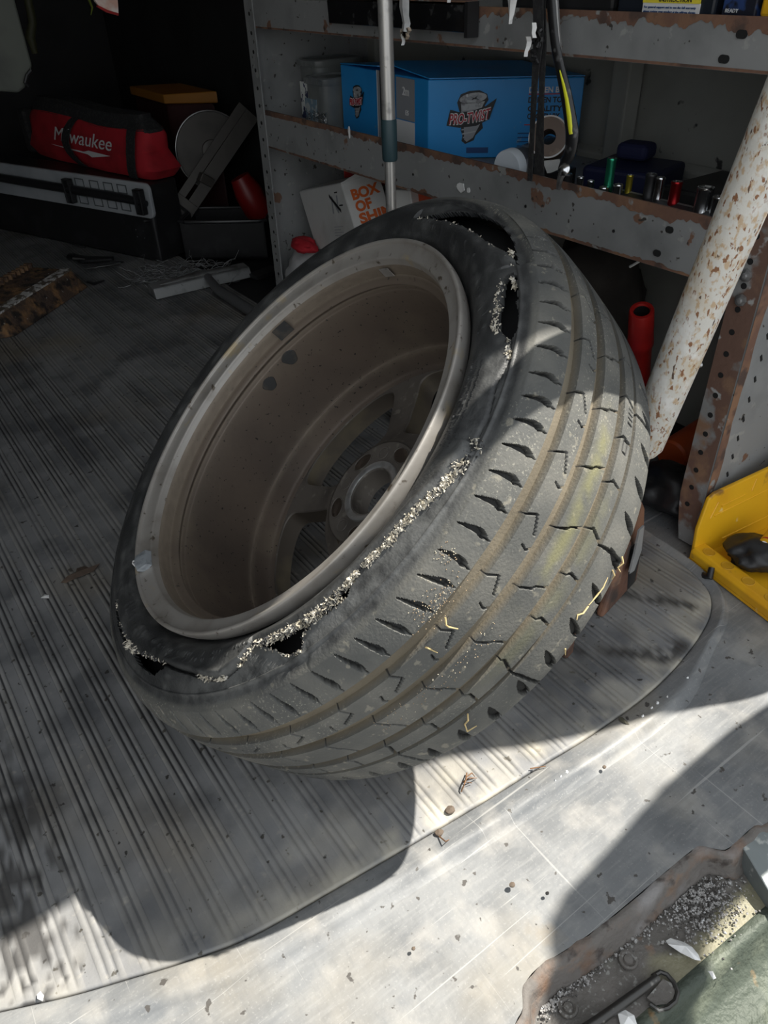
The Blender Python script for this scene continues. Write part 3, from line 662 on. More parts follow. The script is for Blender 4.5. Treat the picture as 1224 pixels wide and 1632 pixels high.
# hub pad with lug holes and machined bore
b = B()
hp = [(.0340, -.205), (.0340, -.1740), (.0365, -.1715), (.040, -.1700), (.0455, -.1700), (.0460, -.1722), (.076, -.1722), (.0775, -.1735), (.079, -.1800)]
hub = revolve('hub', hp, M_spoke, rim, n=160, crs=3)
bb = B(); bb.lathe(WC, WN, [(.0345, -.20), (.0345, -.1735), (.0365, -.1708), (.0415, -.1695), (.0455, -.1697), (.0465, -.1728)], n=64); bb.obj('bore_ring', M_machined, hub, smooth=True)
bb = B(); bb.lathe(WC-WN*.232, WN, [(.0, .001), (.0330, .001), (.0335, -.004)], n=40); bb.obj('bore_shade_disc', M_hole, hub)  # dark disc added to stand in for the shade behind the bore
for k in range(5):
    a0 = 44+72*k; p = wp(a0, .0600, -.1722); bb = B(); bb.lathe(p, WN, [(.0085, -.001), (.0105, .0006), (.0095, .0014), (.0075, .0008), (.0070, -.010), (.0, -.0102)], n=20); bb.obj('lug_hole', [M_spoke], hub, smooth=True)
    bb = B(); bb.lathe(p, WN, [(.0070, -.006), (.0, -.0055)], n=16); bb.obj('bolt_recess', M_hole, hub)
    a1 = a0+36; bb = B(); q0 = wp(a1, .0625, -.1718)
    rad = (wp(a1, .07, -.17)-wp(a1, .06, -.17)).normalized(); tan = WN.cross(rad)
    el = lambda s, h: [q0+WN*h+rad*math.cos(t)*.0105*s+tan*math.sin(t)*.0165*s for t in [2*math.pi*i/28 for i in range(28)]]
    bb.loft([el(1.08, -.0002), el(1.06, .0008), el(.98, .0008), el(.92, -.0004)], caps=False); bb.obj('pocket_edge', M_spoke, hub, smooth=True)
    bb = B(); bb.loft([el(.95, -.0001), el(.5, -.0001)], caps=True); bb.obj('pocket_floor', M_rim, hub)
# behind the spokes: outer rim ring
revolve('outer_rim_edge', [(.2195, -.2045), (.2215, -.225), (.234, -.238), (.262, -.240), (.268, -.232), (.266, -.216)], M_rim, rim, n=120, crs=3)
# clip-on balance weight, adhesive weight patches and foil squares
M_zinc = mk('zinc_weight', (.36, .39, .42), [((.22, .24, .26), 120, .5, .7, 3)], rough=.45, metal=.4)
bb = B(); rows = []
for i in range(9):
    a_ = -180-.0+(-3.2+i*.8)-2.5; s = math.sin(math.pi*min(max((i+.35)/8.7, .05), .95))**.5
    pr = [(.2655, .0012), (.2645, .0050*s+.001), (.2590, .0045*s), (.2500, -.0015*s+.0005), (.2475, -.0075), (.2560, -.0080), (.2625, -.0045)]
    rows.append([wp(a_, r_, y_) for r_, y_ in pr])
bb.loft(rows); bw_ = bb.obj('balance_weight', M_zinc, rim, smooth=True); bw_['label'] = 'grey zinc clip-on balance weight'
bb = B(); bb.tube([wp(176.0, .2640, .002), wp(175.6, .2700, .0035), wp(175.2, .2740, .001), wp(175.4, .2755, -.004)], [.0016]*4, n=8, flat=.5); bb.obj('weight_clip', M_inkwhite, bw_)
def patch(name, pix, yr, w, h, mat, rot=0.0, rbase=.2370, thick=.001):
    v = ray(*pix); o = CAM-aC; vp = v-aN*(v@aN); op = o-aN*(o@aN); A_ = vp@vp; B_ = 2*vp@op; C_ = op@op-rbase**2
    t_ = (-B_+math.sqrt(B_*B_-4*A_*C_))/2/A_; P_ = CAM+v*t_-aC; th_ = math.degrees(math.atan2(P_@aH, P_@aU)); y_ = float(P_@aN)
    dt = math.degrees(w/2/rbase); rows = []
    for i in range(5):
        a_ = th_-dt+dt*i/2; rows.append([wp(a_, rbase-.0002, y_-h/2), wp(a_, rbase-thick, y_-h/2+.0006), wp(a_, rbase-thick, y_+h/2-.0006), wp(a_, rbase-.0002, y_+h/2)])
    bb = B(); bb.loft(rows); return bb.obj(name, mat, rim)
patch('foil_patch', (617, 434), 0, .019, .015, M_alu, rbase=.2420)
patch('glue_patch', (455, 530), 0, .026, .030, mk('dark_adhesive', (.035, .035, .035), [((.07, .06, .05), 60, .5, .7, 3)], rough=.7), rbase=.2400)
def disc(pix, w):
    rbase = .2374
    v = ray(*pix); o = CAM-aC; vp = v-aN*(v@aN); op = o-aN*(o@aN); A_ = vp@vp; B_ = 2*vp@op; C_ = op@op-rbase**2
    t_ = (-B_+math.sqrt(B_*B_-4*A_*C_))/2/A_; P_ = CAM+v*t_-aC; th_ = math.degrees(math.atan2(P_@aH, P_@aU)); y_ = float(P_@aN)
    rr = [[wp(th_+math.degrees(w/2*k*math.cos(a)*(1+.15*math.sin(3*a))/rbase), rbase-h_, y_+w/2*k*math.sin(a)) for a in [2*math.pi*i/20 for i in range(20)]] for k, h_ in ((1, .0002), (.93, .0014), (.4, .0016))]
    bb = B(); bb.loft(rr); return bb.obj('glue_mark', bpy.data.materials['dark_adhesive'], rim, smooth=True)
def disc_old(pix, w):
    o_ = patch('glue_mark', pix, 0, w, w, bpy.data.materials['dark_adhesive'], rbase=.2374); return o_
disc((462, 570), .024); disc((430, 612), .022)
# ------------------------------------------------------------------ rusty white post on its foot
M_post = mk('rusted_white_paint', (.56, .545, .50), [((.50, .40, .26), 14, .52, .72, 8, {'k': .65}), ((.42, .26, .11), 190, .52, .62, 8, {'st': (1, 1, .6), 'k': .7}), ((.22, .10, .045), 210, .60, .63, 6, {'st': (1, 1, .5)}), ((.66, .65, .62), 40, .56, .70, 4), ((.09, .055, .035), 170, .665, .68, 4, {'st': (1, 1, .3)})], rough=.6, bump=(110, .5, .002))
PA, PB = Vector((.711, .468, .35)), Vector((.717, .401, .73)); PD = (PB-PA).normalized()
def onp(z): return PA+(PB-PA)*((z-.35)/.38)
post = thing('support_post', 'thick white tubular post, paint flaking to rust, leaning up behind the tyre', 'post', (.80, .50, 0))
b = B(); b.tube([onp(.342), onp(.344), onp(.354), onp(.5), onp(.8), onp(.98)], [.012, .0190, .0232, .0232, .0232, .0232], n=48); b.obj('pole', M_post, post, smooth=True)
b = B(); b.tube([(.735, .497, .10), (.728, .492, .17), (.720, .484, .25), onp(.31), onp(.345)], [.018, .0145, .0135, .0135, .0140], n=24); b.obj('neck', M_rust, post, smooth=True)
b = B(); b.tube([onp(.316), onp(.318), onp(.321), onp(.323)], [.0138, .0152, .0152, .0138], n=24); b.obj('collar', M_hole, post, smooth=True)
b = B(); p = onp(.47)+Vector((.0205, -.004, -.01)); b.tube([p, p+Vector((.010, -.006, 0))], [.004, .003], n=8); b.obj('bolt', M_steel, post)
# cast rusty foot: two cheeks with rounded tops and toes on the mat
M_foot = mk('cast_rust', (.13, .062, .04), [((.24, .115, .065), 13, .45, .65, 6), ((.055, .038, .032), 22, .50, .64, 5), ((.24, .23, .21), 9, .62, .66, 4)], rough=.7, bump=(80, .6, .003))
ex = Vector((.155, .035, 0)).normalized(); ez = Vector((0, 0, 1)); ey = Vector((-ex.y, ex.x, 0))
fo = Vector((.640, .478, .0022)); fo_ = fo+ex*.028; 
def cheek(nm, o, w0, w1, h, th, lean):
    pts = [(0, 0), (w0, 0), (w0+.004, .03), (w1, h*.55), (w1-.004, h*.8), (w1-.022, h*.96), (w1-.045, h), (w1-.068, h*.93), (w1-.085, h*.72), (.03, .05)]
    b = B(); b.prism([o+ex*x+ez*z+ey*(lean*z) for x, z in pts], ey*th); return b.obj(nm, M_foot, post, bevel=.005, seg=3)
cheek('foot_cheek', fo_+ex*.085, .115, .125, .175, .014, .10)
cheek('foot_cheek', fo_+ex*.085+ey*.055, .115, .125, .168, .014, -.10)
b = B(); b.prism([fo+ex*x+ez*z+ey*.004 for x, z in ((0, 0), (.022, 0), (.030, .035), (.09, .060), (.185, .062), (.190, .110), (.150, .135), (.06, .10), (.006, .05))], ey*.06); b.obj('foot_web', M_foot, post, bevel=.010, seg=3)
b = B(); b.box(fo_+ex*.178+ey*.012+ez*.045, (.030, .024, .088), Matrix.Rotation(.22, 3, 'Z')); b.obj('foot_toe', M_black, post, bevel=.004)
b = B(); b.box(fo+ex*.012+ey*.010+ez*.024, (.020, .024, .046), Matrix.Rotation(.22, 3, 'Z')); b.obj('foot_toe', M_foot, post, bevel=.004)
b = B(); q0 = fo_+ex*.145+ez*.055-ey*.002; b.prism([q0, q0+ex*.018+ez*-.004, q0+ex*.030+ez*.03, q0+ex*.018+ez*.085, q0+ex*.002+ez*.085, q0+ex*.004+ez*.04], -ey*.003); b.obj('pale_plate', M_shelf, post)

# ------------------------------------------------------------------ steel shelving
XF = 1.015
shelf = thing('shelving_unit', 'grey painted steel van shelving with rusty edges along the right side', 'shelving', (1.18, 1.27, 0))
def rail(z0, z1, y0, y1):
    b = B(); b.prism([(XF, y0, z0), (XF-.003, y0, z0+.004), (XF-.003, y0, z1-.003), (XF, y0, z1), (XF+.33, y0, z1-.045 if z1 < .6 else z1-.004), (XF+.33, y0, z1-.048 if z1 < .6 else z1-.007), (XF+.003, y0, z1-.048 if z1 < .6 else z1-.007), (XF+.003, y0, z0)], (0, y1-y0, 0))
    return b.obj('shelf', M_shelf, shelf)
b = B(); b.box((XF+.001, 1.262, .4875), (.003, 1.40, .089)); b.box((XF+.168, 1.262, .487), (.332, 1.40, .003)); sm = b.obj('shelf', M_shelf, shelf)
sm['label'] = 'middle shelf tray'
b = B(); b.box((XF+.001, 1.262, .741), (.003, 1.46, .060)); b.box((XF+.168, 1.262, .765), (.332, 1.46, .003)); st_ = b.obj('shelf', M_shelf, shelf)
st_['label'] = 'upper shelf tray'
# rolled rusty top and bottom edges of the front rails
def wavy(z, side, n=260, y0=.57, y1=1.96, amp=.010, base=.008):
    b = B(); ys = np.linspace(y0, y1, n); h = base+amp*((.55*vnoise(np.stack([ys*9, ys*0+z*10], -1), 2.2, 11, 3)+.45*vnoise(np.stack([ys*60, ys*0+z*10], -1), 2.2, 12, 3))*2.6-1.1)*smooth01((1.9-ys)/.9+.25); h = np.clip(h, .0035, .034)
    for i in range(n-1):
        b.add([(XF-.0012, ys[i], z), (XF-.0012, ys[i+1], z), (XF-.0012, ys[i+1], z-side*h[i+1]), (XF-.0012, ys[i], z-side*h[i]), (XF+.0035, ys[i], z), (XF+.0035, ys[i+1], z)], [(0, 1, 2, 3), (0, 4, 5, 1)])
    return b
wavy(.5325, 1, amp=.014, base=.011).obj('rusted_edge', M_rust, sm); wavy(.4435, -1, amp=.006, base=.004).obj('rusted_edge', M_rust, sm)
wavy(.7713, 1, amp=.016, base=.010, y1=1.5).obj('rusted_edge', M_rust, st_); wavy(.7115, -1, amp=.003, base=.002).obj('rusted_edge', M_rust, st_)
hs = None
def slot(par, y, z, w=.012, h=.0085, x=XF-.0016, nrm=(-1, 0, 0)):
    b = B(); n_ = Vector(nrm); u_ = Vector((0, 1, 0)) if abs(n_.x) > .5 else Vector((1, 0, 0)); o = Vector((x, y, z)) if abs(n_.x) > .5 else Vector((x, y, z))
    pts = []
    for i in range(16):
        t = 2*math.pi*i/16; c_, s_ = math.cos(t), math.sin(t); pts.append(o+u_*(math.copysign(max(w-h, 0)/2, c_)+c_*h/2)+Vector((0, 0, 1))*s_*h/2)
    b.prism(pts, -n_*.0012); return b.obj('slot_hole', M_hole, par)
for y, z in ((.648, .752), (.666, .724)): slot(st_, y, z, .016, .010)
for y, z in ((.698, .502), (.712, .464)): slot(sm, y, z, .014, .010)
for y in (.80, 1.0, 1.33): slot(sm, y, .478, .005, .005)
for i_, (px_, py_, w_, h_) in enumerate(((735, 299, .012, .010), (557, 210, .004, .014), (747, 303, .005, .006))):
    b = B(); c_ = pl(px_, py_, 0, XF-.003); b.prism([c_+Vector((0, w_*math.cos(t)*random.uniform(.7, 1.1), h_*math.sin(t)*random.uniform(.7, 1.1))) for t in np.linspace(0, 6.28, 12)[:-1]], (-.0015, 0, 0)); b.obj('white_splat', M_white, sm)
# far upright (perforated angle)
b = B(); b.box((XF-.0015, 1.985, .55), (.003, .042, 1.1)); b.box((XF+.02, 2.005, .55), (.045, .003, 1.1)); up = b.obj('upright', M_shelf, shelf)
for i in range(24): slot(up, 1.983, .06+i*.040, .006, .009, x=XF-.0035)
b = B(); b.box((XF+.20, 2.010, .55), (.31, .003, 1.1)); b.obj('end_panel', M_shelf, shelf)
b = B(); b.box((1.33, 1.985, .55), (.03, .04, 1.1)); b.obj('upright', M_shelf, shelf)
# near upright + perforated end panel
b = B(); zz = [0, .03, .06, .09, .12, 1.05]
b.add([(XF-.002, .578-.018*max(0, 1-z/.10)**1.5, z) for z in zz]+[(XF-.002, .534, z) for z in zz], [(i, i+1, 7+i, 6+i) for i in range(5)])
b.add([(XF+.001, .578-.018*max(0, 1-z/.10)**1.5, z) for z in zz]+[(XF+.001, .534, z) for z in zz], [(i, i+1, 7+i, 6+i) for i in range(5)])
up2 = b.obj('upright', mk('rusted_upright', (.15, .085, .062), [((.235, .235, .23), 10, .52, .56, 6), ((.24, .14, .085), 24, .52, .66, 5), ((.36, .36, .35), 32, .63, .68, 4)], rough=.75, bump=(100, .5, .002)), shelf)
up2['label'] = 'near upright, mostly rusted brown'
for i in range(20): slot(up2, .560, .075+i*.0345, .008, .009, x=XF-.0025)
b = B(); b.box((XF+.165, .5335, .53), (.332, .003, 1.06)); ep = b.obj('end_panel', M_shelf, shelf)
b = B(); n = 50; zs = np.linspace(0, .62, n); hh = .012+.016*vnoise(np.stack([zs*9, zs*0], -1), 2, 3, 4)+.016*smooth01((.10-zs)/.08)
for i in range(n-1): b.add([(XF-.002, .5312, zs[i]), (XF-.002, .5312, zs[i+1]), (XF+hh[i+1], .5312, zs[i+1]), (XF+hh[i], .5312, zs[i])], [(0, 1, 2, 3)])
b.obj('rusted_edge', M_rust, ep)
def pslot(z, x):
    b = B(); M_ = Matrix.Rotation(-.5, 3, 'Y'); b.box((x, .5314, z), (.004, .0012, .011), M_); b.obj('slot_hole', M_hole, ep)
for i in range(12): pslot(.095+i*.035, XF+.048)
for y, z in ((.560, .470), (.558, .435)):
    b = B(); b.lathe((XF-.004, y, z), (-1, 0, 0), [(.009, -.001), (.0085, .003), (.0045, .004), (.0045, .008), (0, .009)], n=8); b.obj('bolt', M_steel, up2)

# ------------------------------------------------------------------ things on the middle shelf
SZ = .489
def box_on(o, yaw, sx, sy, sz):
    """corner o, edges along ex (length sx) and ey (sy)"""
    ex_ = Vector((math.cos(yaw), math.sin(yaw), 0)); ey_ = Vector((-ex_.y, ex_.x, 0)); return ex_, ey_
# blue screw carton: near corner C, right face runs toward +x,-y ; left face runs toward +y
C0 = Vector((1.094, 1.382, SZ+.001)); hB = .148
fR = Vector((.262, -.105, 0)); fR.normalize(); fL = Vector((.105, .262, 0)).normalized()
def Cz(p, z): return Vector((p.x, p.y, z))
carton = thing('screw_carton', 'big bright blue cardboard carton with a silver screw logo on the middle shelf', 'box', C0)
# true directions from the photograph: right face toward (1.30,1.16), left face toward (1.13,1.80)
pR = Vector((1.330, 1.175, 0)); pL = Vector((1.128, 1.765, 0)); c2 = Vector((C0.x, C0.y, 0))
fR = (pR-c2); lR = fR.length; fR.normalize(); fL = (pL-c2); lL = fL.length; fL.normalize()
A_, B_2, C_2, D_2 = c2, c2+fR*lR, c2+fR*lR+fL*lL, c2+fL*lL
b = B(); z0, z1 = C0.z, C0.z+hB
b.hexa([Cz(p, z0) for p in (A_, B_2, C_2, D_2)], [Cz(p, z1) for p in (A_, B_2, C_2, D_2)]); b.obj('carton_body', M_blueprint, carton, bevel=.002)
# top flaps: the far-left one has sprung
b = B(); b.prism([Cz(A_, z1+.001)+fR*.002, Cz(A_, z1+.001)+fL*lL*.5+Vector((0, 0, .018)), Cz(A_, z1+.001)+fL*lL*.52+fR*lR+Vector((0, 0, .012)), Cz(B_2, z1+.001)], (0, 0, .002)); b.obj('flap', M_blueprint, carton)
b = B(); b.prism([Cz(D_2, z1+.001), Cz(D_2, z1+.004)-fL*lL*.46+Vector((0, 0, .004)), Cz(D_2, z1+.004)-fL*lL*.46+fR*lR, Cz(C_2, z1+.001)], (0, 0, .002)); b.obj('flap', M_blueprint, carton)
nR = Vector((fR.y, -fR.x, 0)); nR = nR if nR.y < 0 else -nR
nL = Vector((-fL.y, fL.x, 0)); nL = nL if nL.x < 0 else -nL
UZ = Vector((0, 0, 1))
def face_plate(name, pts, o, fx, nn, mat, lift, par):
    b = B(); b.prism([o+fx*x+UZ*z+nn*lift for x, z in pts], nn*.0004); return b.obj(name, mat, par)
def screw_logo(o, fx, nn, k, par, withtext=True):
    """o = lower left of the logo box, k = height; black outline, grey screw, red-white banner"""
    S_ = lambda pts: [(x*k, z*k) for x, z in pts]
    el = lambda cx, cz, a, c_, rot=0.0, n=28: [(cx+a*math.cos(t)*math.cos(rot)-c_*math.sin(t)*math.sin(rot), cz+a*math.cos(t)*math.sin(rot)+c_*math.sin(t)*math.cos(rot)) for t in [2*math.pi*i/n for i in range(n)]]
    out = [(.12, .93), (.30, .99), (.50, 1.0), (.66, .93), (.69, .82), (.62, .72), (.66, .62), (.58, .40), (.60, .30), (.45, .16), (.42, .07), (.24, .0), (.16, .06), (.18, .16), (.14, .26), (.18, .55), (.10, .62), (.05, .78)]
    face_plate('logo_outline', S_(out), o, fx, nn, M_ink, .0012, par)
    face_plate('logo_head', S_(el(.375, .86, .28, .095, .12)), o, fx, nn, M_steel2, .0018, par)
    face_plate('logo_head_recess', S_(el(.40, .87, .16, .045, .12)), o, fx, nn, M_inkgrey, .0024, par)
    face_plate('logo_cross', S_([(.33, .875), (.40, .865), (.47, .905), (.44, .86), (.50, .83), (.40, .845), (.34, .82), (.37, .86)]), o, fx, nn, M_ink, .003, par)
    face_plate('logo_neck', S_([(.13, .77), (.62, .80), (.56, .68), (.60, .60), (.18, .56), (.14, .64)]), o, fx, nn, M_steel2, .0018, par)
    for i, (zc, wd_) in enumerate(((.70, .22), (.63, .21), (.36, .19), (.29, .17), (.21, .14), (.14, .11))):
        cx = .36-.02*i*.6
        face_plate('logo_thread', S_([(cx-wd_, zc-.03), (cx+wd_, zc+.02), (cx+wd_, zc+.045), (cx-wd_, zc-.002)]), o, fx, nn, M_steel2 if i % 2 == 0 else M_inkgrey, .0022+.0002*i, par)
    face_plate('logo_tip', S_([(.20, .36), (.55, .40), (.40, .12), (.27, .04), (.22, .08)]), o, fx, nn, M_inkgrey, .0017, par)
    bend = lambda a: (a/(.9*k))**2*.12*k
    ban = [(-.14, .37), (.12, .33), (.45, .36), (.70, .47), (.80, .74), (.83, .82), (.62, .69), (.35, .61), (.10, .60), (-.07, .64)]
    face_plate('logo_banner', S_([(x+(x-.3)*.05, z+(z-.5)*.10) for x, z in ban]), o, fx, nn, M_ink, .0030, par)
    if withtext:
        kw = dict(bend=bend, shear=.22, width=.86*k)
        text('logo_lettering_edge', 'PRO-TWIST', .27*k, o+fx*(-.11*k)+UZ*(.385*k)+nn*.0036, fx, UZ, M_inkwhite, par, bold=.020*k, **kw)
        text('logo_lettering', 'PRO-TWIST', .27*k, o+fx*(-.11*k)+UZ*(.385*k)+nn*.0046, fx, UZ, M_inkred, par, bold=.004*k, **kw)
M_steel2 = mk('printed_silver', (.42, .43, .44), [((.16, .16, .17), 60, .48, .62, 3), ((.65, .66, .67), 90, .62, .7, 2)], rough=.5)
screw_logo(Cz(A_, z0+.028)+fR*.055, fR, nR, .100, carton)
# printed panel at the right end of the right face
oR = Cz(A_, 0)+nR*.0012
for (s, x, z, w, m_) in (('DRIVEN BY', .205, z0+.122, .070, M_inkwhite), ('QUALITY', .205, z0+.088, .070, M_ink), ('CHOSEN BY', .205, z0+.074, .066, M_ink), ('DRIVEN TO', .205, z0+.104, .068, M_ink)):
    text('print_lettering', s, .014, oR+fR*x+UZ*z, fR, UZ, m_, carton, width=w, bold=.0004)
for x, z, w in ((.205, z0+.118, .07), (.200, z0+.062, .07)): face_plate('print_stripe', [(x, z), (x+w, z), (x+w, z+.002), (x, z+.002)], Cz(A_, 0), fR, nR, M_inkred, .0012, carton)
for i in range(5): face_plate('print_line', [(.188, z0+.046-.008*i), (.275, z0+.046-.008*i), (.275, z0+.048-.008*i), (.188, z0+.048-.008*i)], Cz(A_, 0), fR, nR, M_inkblue, .0012, carton)
face_plate('print_block', [(.082, z0+.010), (.128, z0+.010), (.128, z0+.021), (.082, z0+.021)], Cz(A_, 0), fR, nR, M_inkblue, .0012, carton)
# left face: label strip (black / white with text) and small logo.  x measured from the near corner toward +fL
oL = Cz(A_, 0)
def lface(nm, x0, x1, za, zb, mat, lift=.0012): return face_plate(nm, [(x0, z0+za), (x1, z0+za), (x1, z0+zb), (x0, z0+zb)], oL, fL, nL, mat, lift, carton)
lface('label_strip', .050, .125, .002, .062, M_inkwhite); lface('label_strip', .050, .125, .064, .144, M_inkgrey)
lface('label_strip', .130, .205, .002, .150, M_ink); lface('label_strip', .205, .209, .002, .150, M_inkwhite, .0014); lface('label_strip', .196, .203, .002, .15, M_inkgrey, .0016)
lface('label_strip', .140, .175, .004, .066, M_inkwhite, .0018)
mL = -fL
def vtext(s, x, z, size, mat): text('label_lettering', s, size, oL+fL*x+UZ*(z0+z)+nL*.0022, -UZ, mL, mat, carton, bold=.0006)
vtext('DRYWALL', .160, .140, .022, M_inkwhite); vtext('SCREWS', .180, .140, .022, M_inkwhite); vtext('1-1/4', .166, .060, .020, M_ink)
text('label_lettering', '2m', .022, oL+fL*.098+UZ*(z0+.112)+nL*.0022, mL, UZ, M_inkwhite, carton, bold=.0006)
text('label_lettering', 'ES', .014, oL+fL*.085+UZ*(z0+.074)+nL*.0022, mL, UZ, M_inkwhite, carton)
screw_logo(Cz(A_, z0+.040)+fL*(lL-.055), mL, nL, .072, carton)
# two clear tubs
def tub(nm, label, o, w, d, h, yaw, fill, lidh=.018):
    t = thing(nm, label, 'tub', o); Mz = Matrix.Rotation(yaw, 3, 'Z'); ctr = Vector(o)
    def rr(k, z, r=.22):
        pts = []
        for i in range(32):
            a_ = 2*math.pi*i/32; c_, s_ = math.cos(a_), math.sin(a_); q = 5; m_ = (abs(c_)**q+abs(s_)**q)**(-1/q)
            pts.append(ctr+Mz @ Vector((c_*m_*w/2*k, s_*m_*d/2*k, z)))
        return pts
    b = B(); b.loft([rr(.90, 0), rr(.93, .004), rr(1, h-lidh)]); b.obj('tub_body', M_clear, t, smooth=True)
    b = B(); b.loft([rr(1.03, h-lidh), rr(1.05, h-lidh+.002), rr(1.05, h-.004), rr(1.0, h-.001), rr(.93, h-.001), rr(.91, h-.005)]); b.obj('lid', M_clear, t, smooth=True)
    for i in range(14):
        b = B(); a_ = -.42+i*.062; p = ctr+Mz @ Vector((-w/2*1.053, a_*d, h-lidh*.55)); b.box(p, (.002, .0022, lidh*.7), Mz); b.obj('lid_ridge', M_clear, t)
    return t, Mz, ctr
M_label = mk('faded_label', (.75, .77, .74), [((.02, .03, .10), 50, .50, .54, 3), ((.12, .34, .10), 22, .58, .62, 3)], rough=.5)
t1, Mz, ctr = tub('screw_tub', 'tall clear tub with a faded printed label at the far end of the middle shelf', (1.205, 1.930, SZ), .15, .10, .150, 0, None)
for k, (dy, w) in enumerate(((.03, .05),)):
    b = B(); b.box(ctr+Vector((-.0745, .010, .055)), (.0012, .060, .085)); b.obj('label', M_label, t1)
t2, Mz, ctr = tub('screw_tub', 'smaller clear tub of silver screws beside the blue carton', (1.135, 1.826, SZ), .10, .098, .122, 0, None)
b = B(); b.box(ctr+Vector((-.0500, .018, .048)), (.0012, .055, .05)); b.obj('label', mk('pale_blue_label', (.16, .24, .30), [((.4, .42, .42), 60, .5, .6, 3)], rough=.5), t2)
b = B()
for i in range(170):
    p = ctr+Vector((-.0478-random.random()*.004, random.uniform(-.046, .046), random.uniform(.003, .045))); d = Vector([random.gauss(0, 1) for _ in range(3)]).normalized()*.006
    b.tube([p-d, p+d], [.0012, .0006], n=4)
b.obj('loose_screws', M_chrome, t2, kind='stuff')
# white-capped clear bottle lying down
bt = thing('clear_bottle', 'clear cylindrical bottle with a white cap lying on the middle shelf beside the carton', 'bottle', (1.10, 1.08, SZ))
p0 = Vector((1.050, 1.092, SZ+.0325)); ax = Vector((.19, .028, .012)).normalized()
b = B(); b.lathe(p0, ax, [(0, 0), (.0295, 0), (.0310, .002), (.0312, .020), (.0295, .0215)], n=40); b.obj('cap', mk('white_cap', (.62, .67, .72), rough=.4), bt, smooth=True)
b = B(); b.lathe(p0, ax, [(.029, .021), (.0295, .024), (.0285, .030), (.0290, .13), (.027, .136), (0, .137)], n=40); b.obj('bottle_body', mk('smoky_plastic', (.10, .11, .13), [((.24, .25, .27), 30, .50, .62, 4)], rough=.25), bt, smooth=True)
# roll of brown tape
rl = thing('tape_roll', 'roll of brown tape standing behind the yellow-striped tool', 'tape', (1.11, 1.03, SZ))
p0 = Vector((1.090, 1.032, SZ+.088)); ax = Vector((-.72, -.60, .34)).normalized()
b = B(); b.lathe(p0, ax, [(.013, 0), (.0345, 0), (.0352, -.002), (.0352, -.046), (.0345, -.048), (.013, -.048), (.013, 0)], n=48); b.obj('tape_core', mk('brown_tape', (.10, .055, .03), [((.19, .12, .07), 40, .55, .7, 3)], rough=.35), rl, smooth=True)
b = B(); b.lathe(p0+ax*.0004, ax, [(.0325, 0), (.0350, 0), (.0352, -.001)], n=48); b.obj('rim_edge', M_paper, rl)
b = B(); b.prism([p0+Vector((-.02, -.01, -.036)), p0+Vector((.012, -.02, -.036)), p0+Vector((.02, -.02, -.052)), p0+Vector((-.004, -.01, -.060))], (.004, .003, 0)); b.obj('torn_end', M_paper, rl)
b = B(); b.box(p0+Vector((.03, .02, -.072)), (.07, .07, .028)); tag(b.obj('dark_block', M_black), 'low black block under the roll of brown tape', 'block')
# sockets on their black rail
rl_ = thing('socket_rail', 'black socket rail with size marks along the middle shelf edge', 'rail', (1.045, .74, SZ))
y0s, y1s = .585, .835
def railpt(y): return Vector((1.050+.010*(y-.7), y, SZ+.0105))
b = B(); b.prism([railpt(y1s)+Vector((-.014, 0, .001)), railpt(y1s)+Vector((.016, 0, .001)), railpt(y1s)+Vector((.016, 0, .024)), railpt(y1s)+Vector((.008, 0, .028)), railpt(y1s)+Vector((-.014, 0, .016))], railpt(y0s)-railpt(y1s)); b.obj('rail_bar', M_black, rl_, bevel=.001)
b = B(); b.prism([railpt(y1s)+Vector((.007, 0, .0275)), railpt(y1s)+Vector((.010, 0, .029)), railpt(y1s)+Vector((.016, 0, .0245))], railpt(y0s)-railpt(y1s)); b.obj('rail_edge', M_steel, rl_)
for i, s in enumerate(('10', '11', '12', '13', '14', '15', '16')):
    y = .805-i*.030; text('size_mark', s, .0085, railpt(y)+Vector((-.0105, .004, .0185)), (0, -1, 0), (.88, 0, .48), M_inkwhite, rl_)
def anod(nm, c, m=.85, r=.28): return mk(nm, c, rough=r, metal=m)
def socket(label, px, z0_, z1_, r, mat, x=1.06, oy=0):
    o = pl(px[0], px[1], 0, x); y = o.y; s_ = thing('socket', label, 'socket', (x, y, z0_), 'sockets on the middle shelf')
    b = B(); h = z1_-z0_
    b.lathe((x, y, z0_), (0, 0, 1), [(0, 0), (r*.93, 0), (r, .001), (r, h*.22), (r*.95, h*.25), (r*.95, h*.90), (r, h*.92), (r, h-.001), (r*.93, h)], n=24); b.obj('socket_barrel', mat, s_, smooth=True)
    b = B(); b.lathe((x, y, z0_), (0, 0, 1), [(r*.93, h), (r*.75, h), (r*.68, h-.004), (0, h-.006)], n=6 if r > .006 else 12); b.obj('drive_end', M_chrome, s_)
zb = SZ+.030
socket('tall green anodised socket on the middle shelf', (973, 270), zb, .5715, .0078, anod('green_anodised', (.03, .30, .17)))
socket('slim yellow socket right of the green one', (1003, 290), zb-.002, .5525, .0056, anod('yellow_anodised', (.42, .34, .04)))
socket('black socket between the yellow and the chrome ones', (1037, 288), zb, .5605, .0088, M_black)
socket('tall chrome socket right of the black one', (1052, 290), zb, .5585, .0078, M_chrome)
socket('red anodised socket in the socket row', (1078, 296), zb, .5575, .0088, anod('red_anodised', (.30, .012, .015)))
socket('wide chrome socket right of the red one', (1122, 314), zb-.006, .5585, .0125, M_chrome)
socket('chrome socket half hidden by the white post', (1146, 320), zb-.006, .5500, .0105, M_chrome)
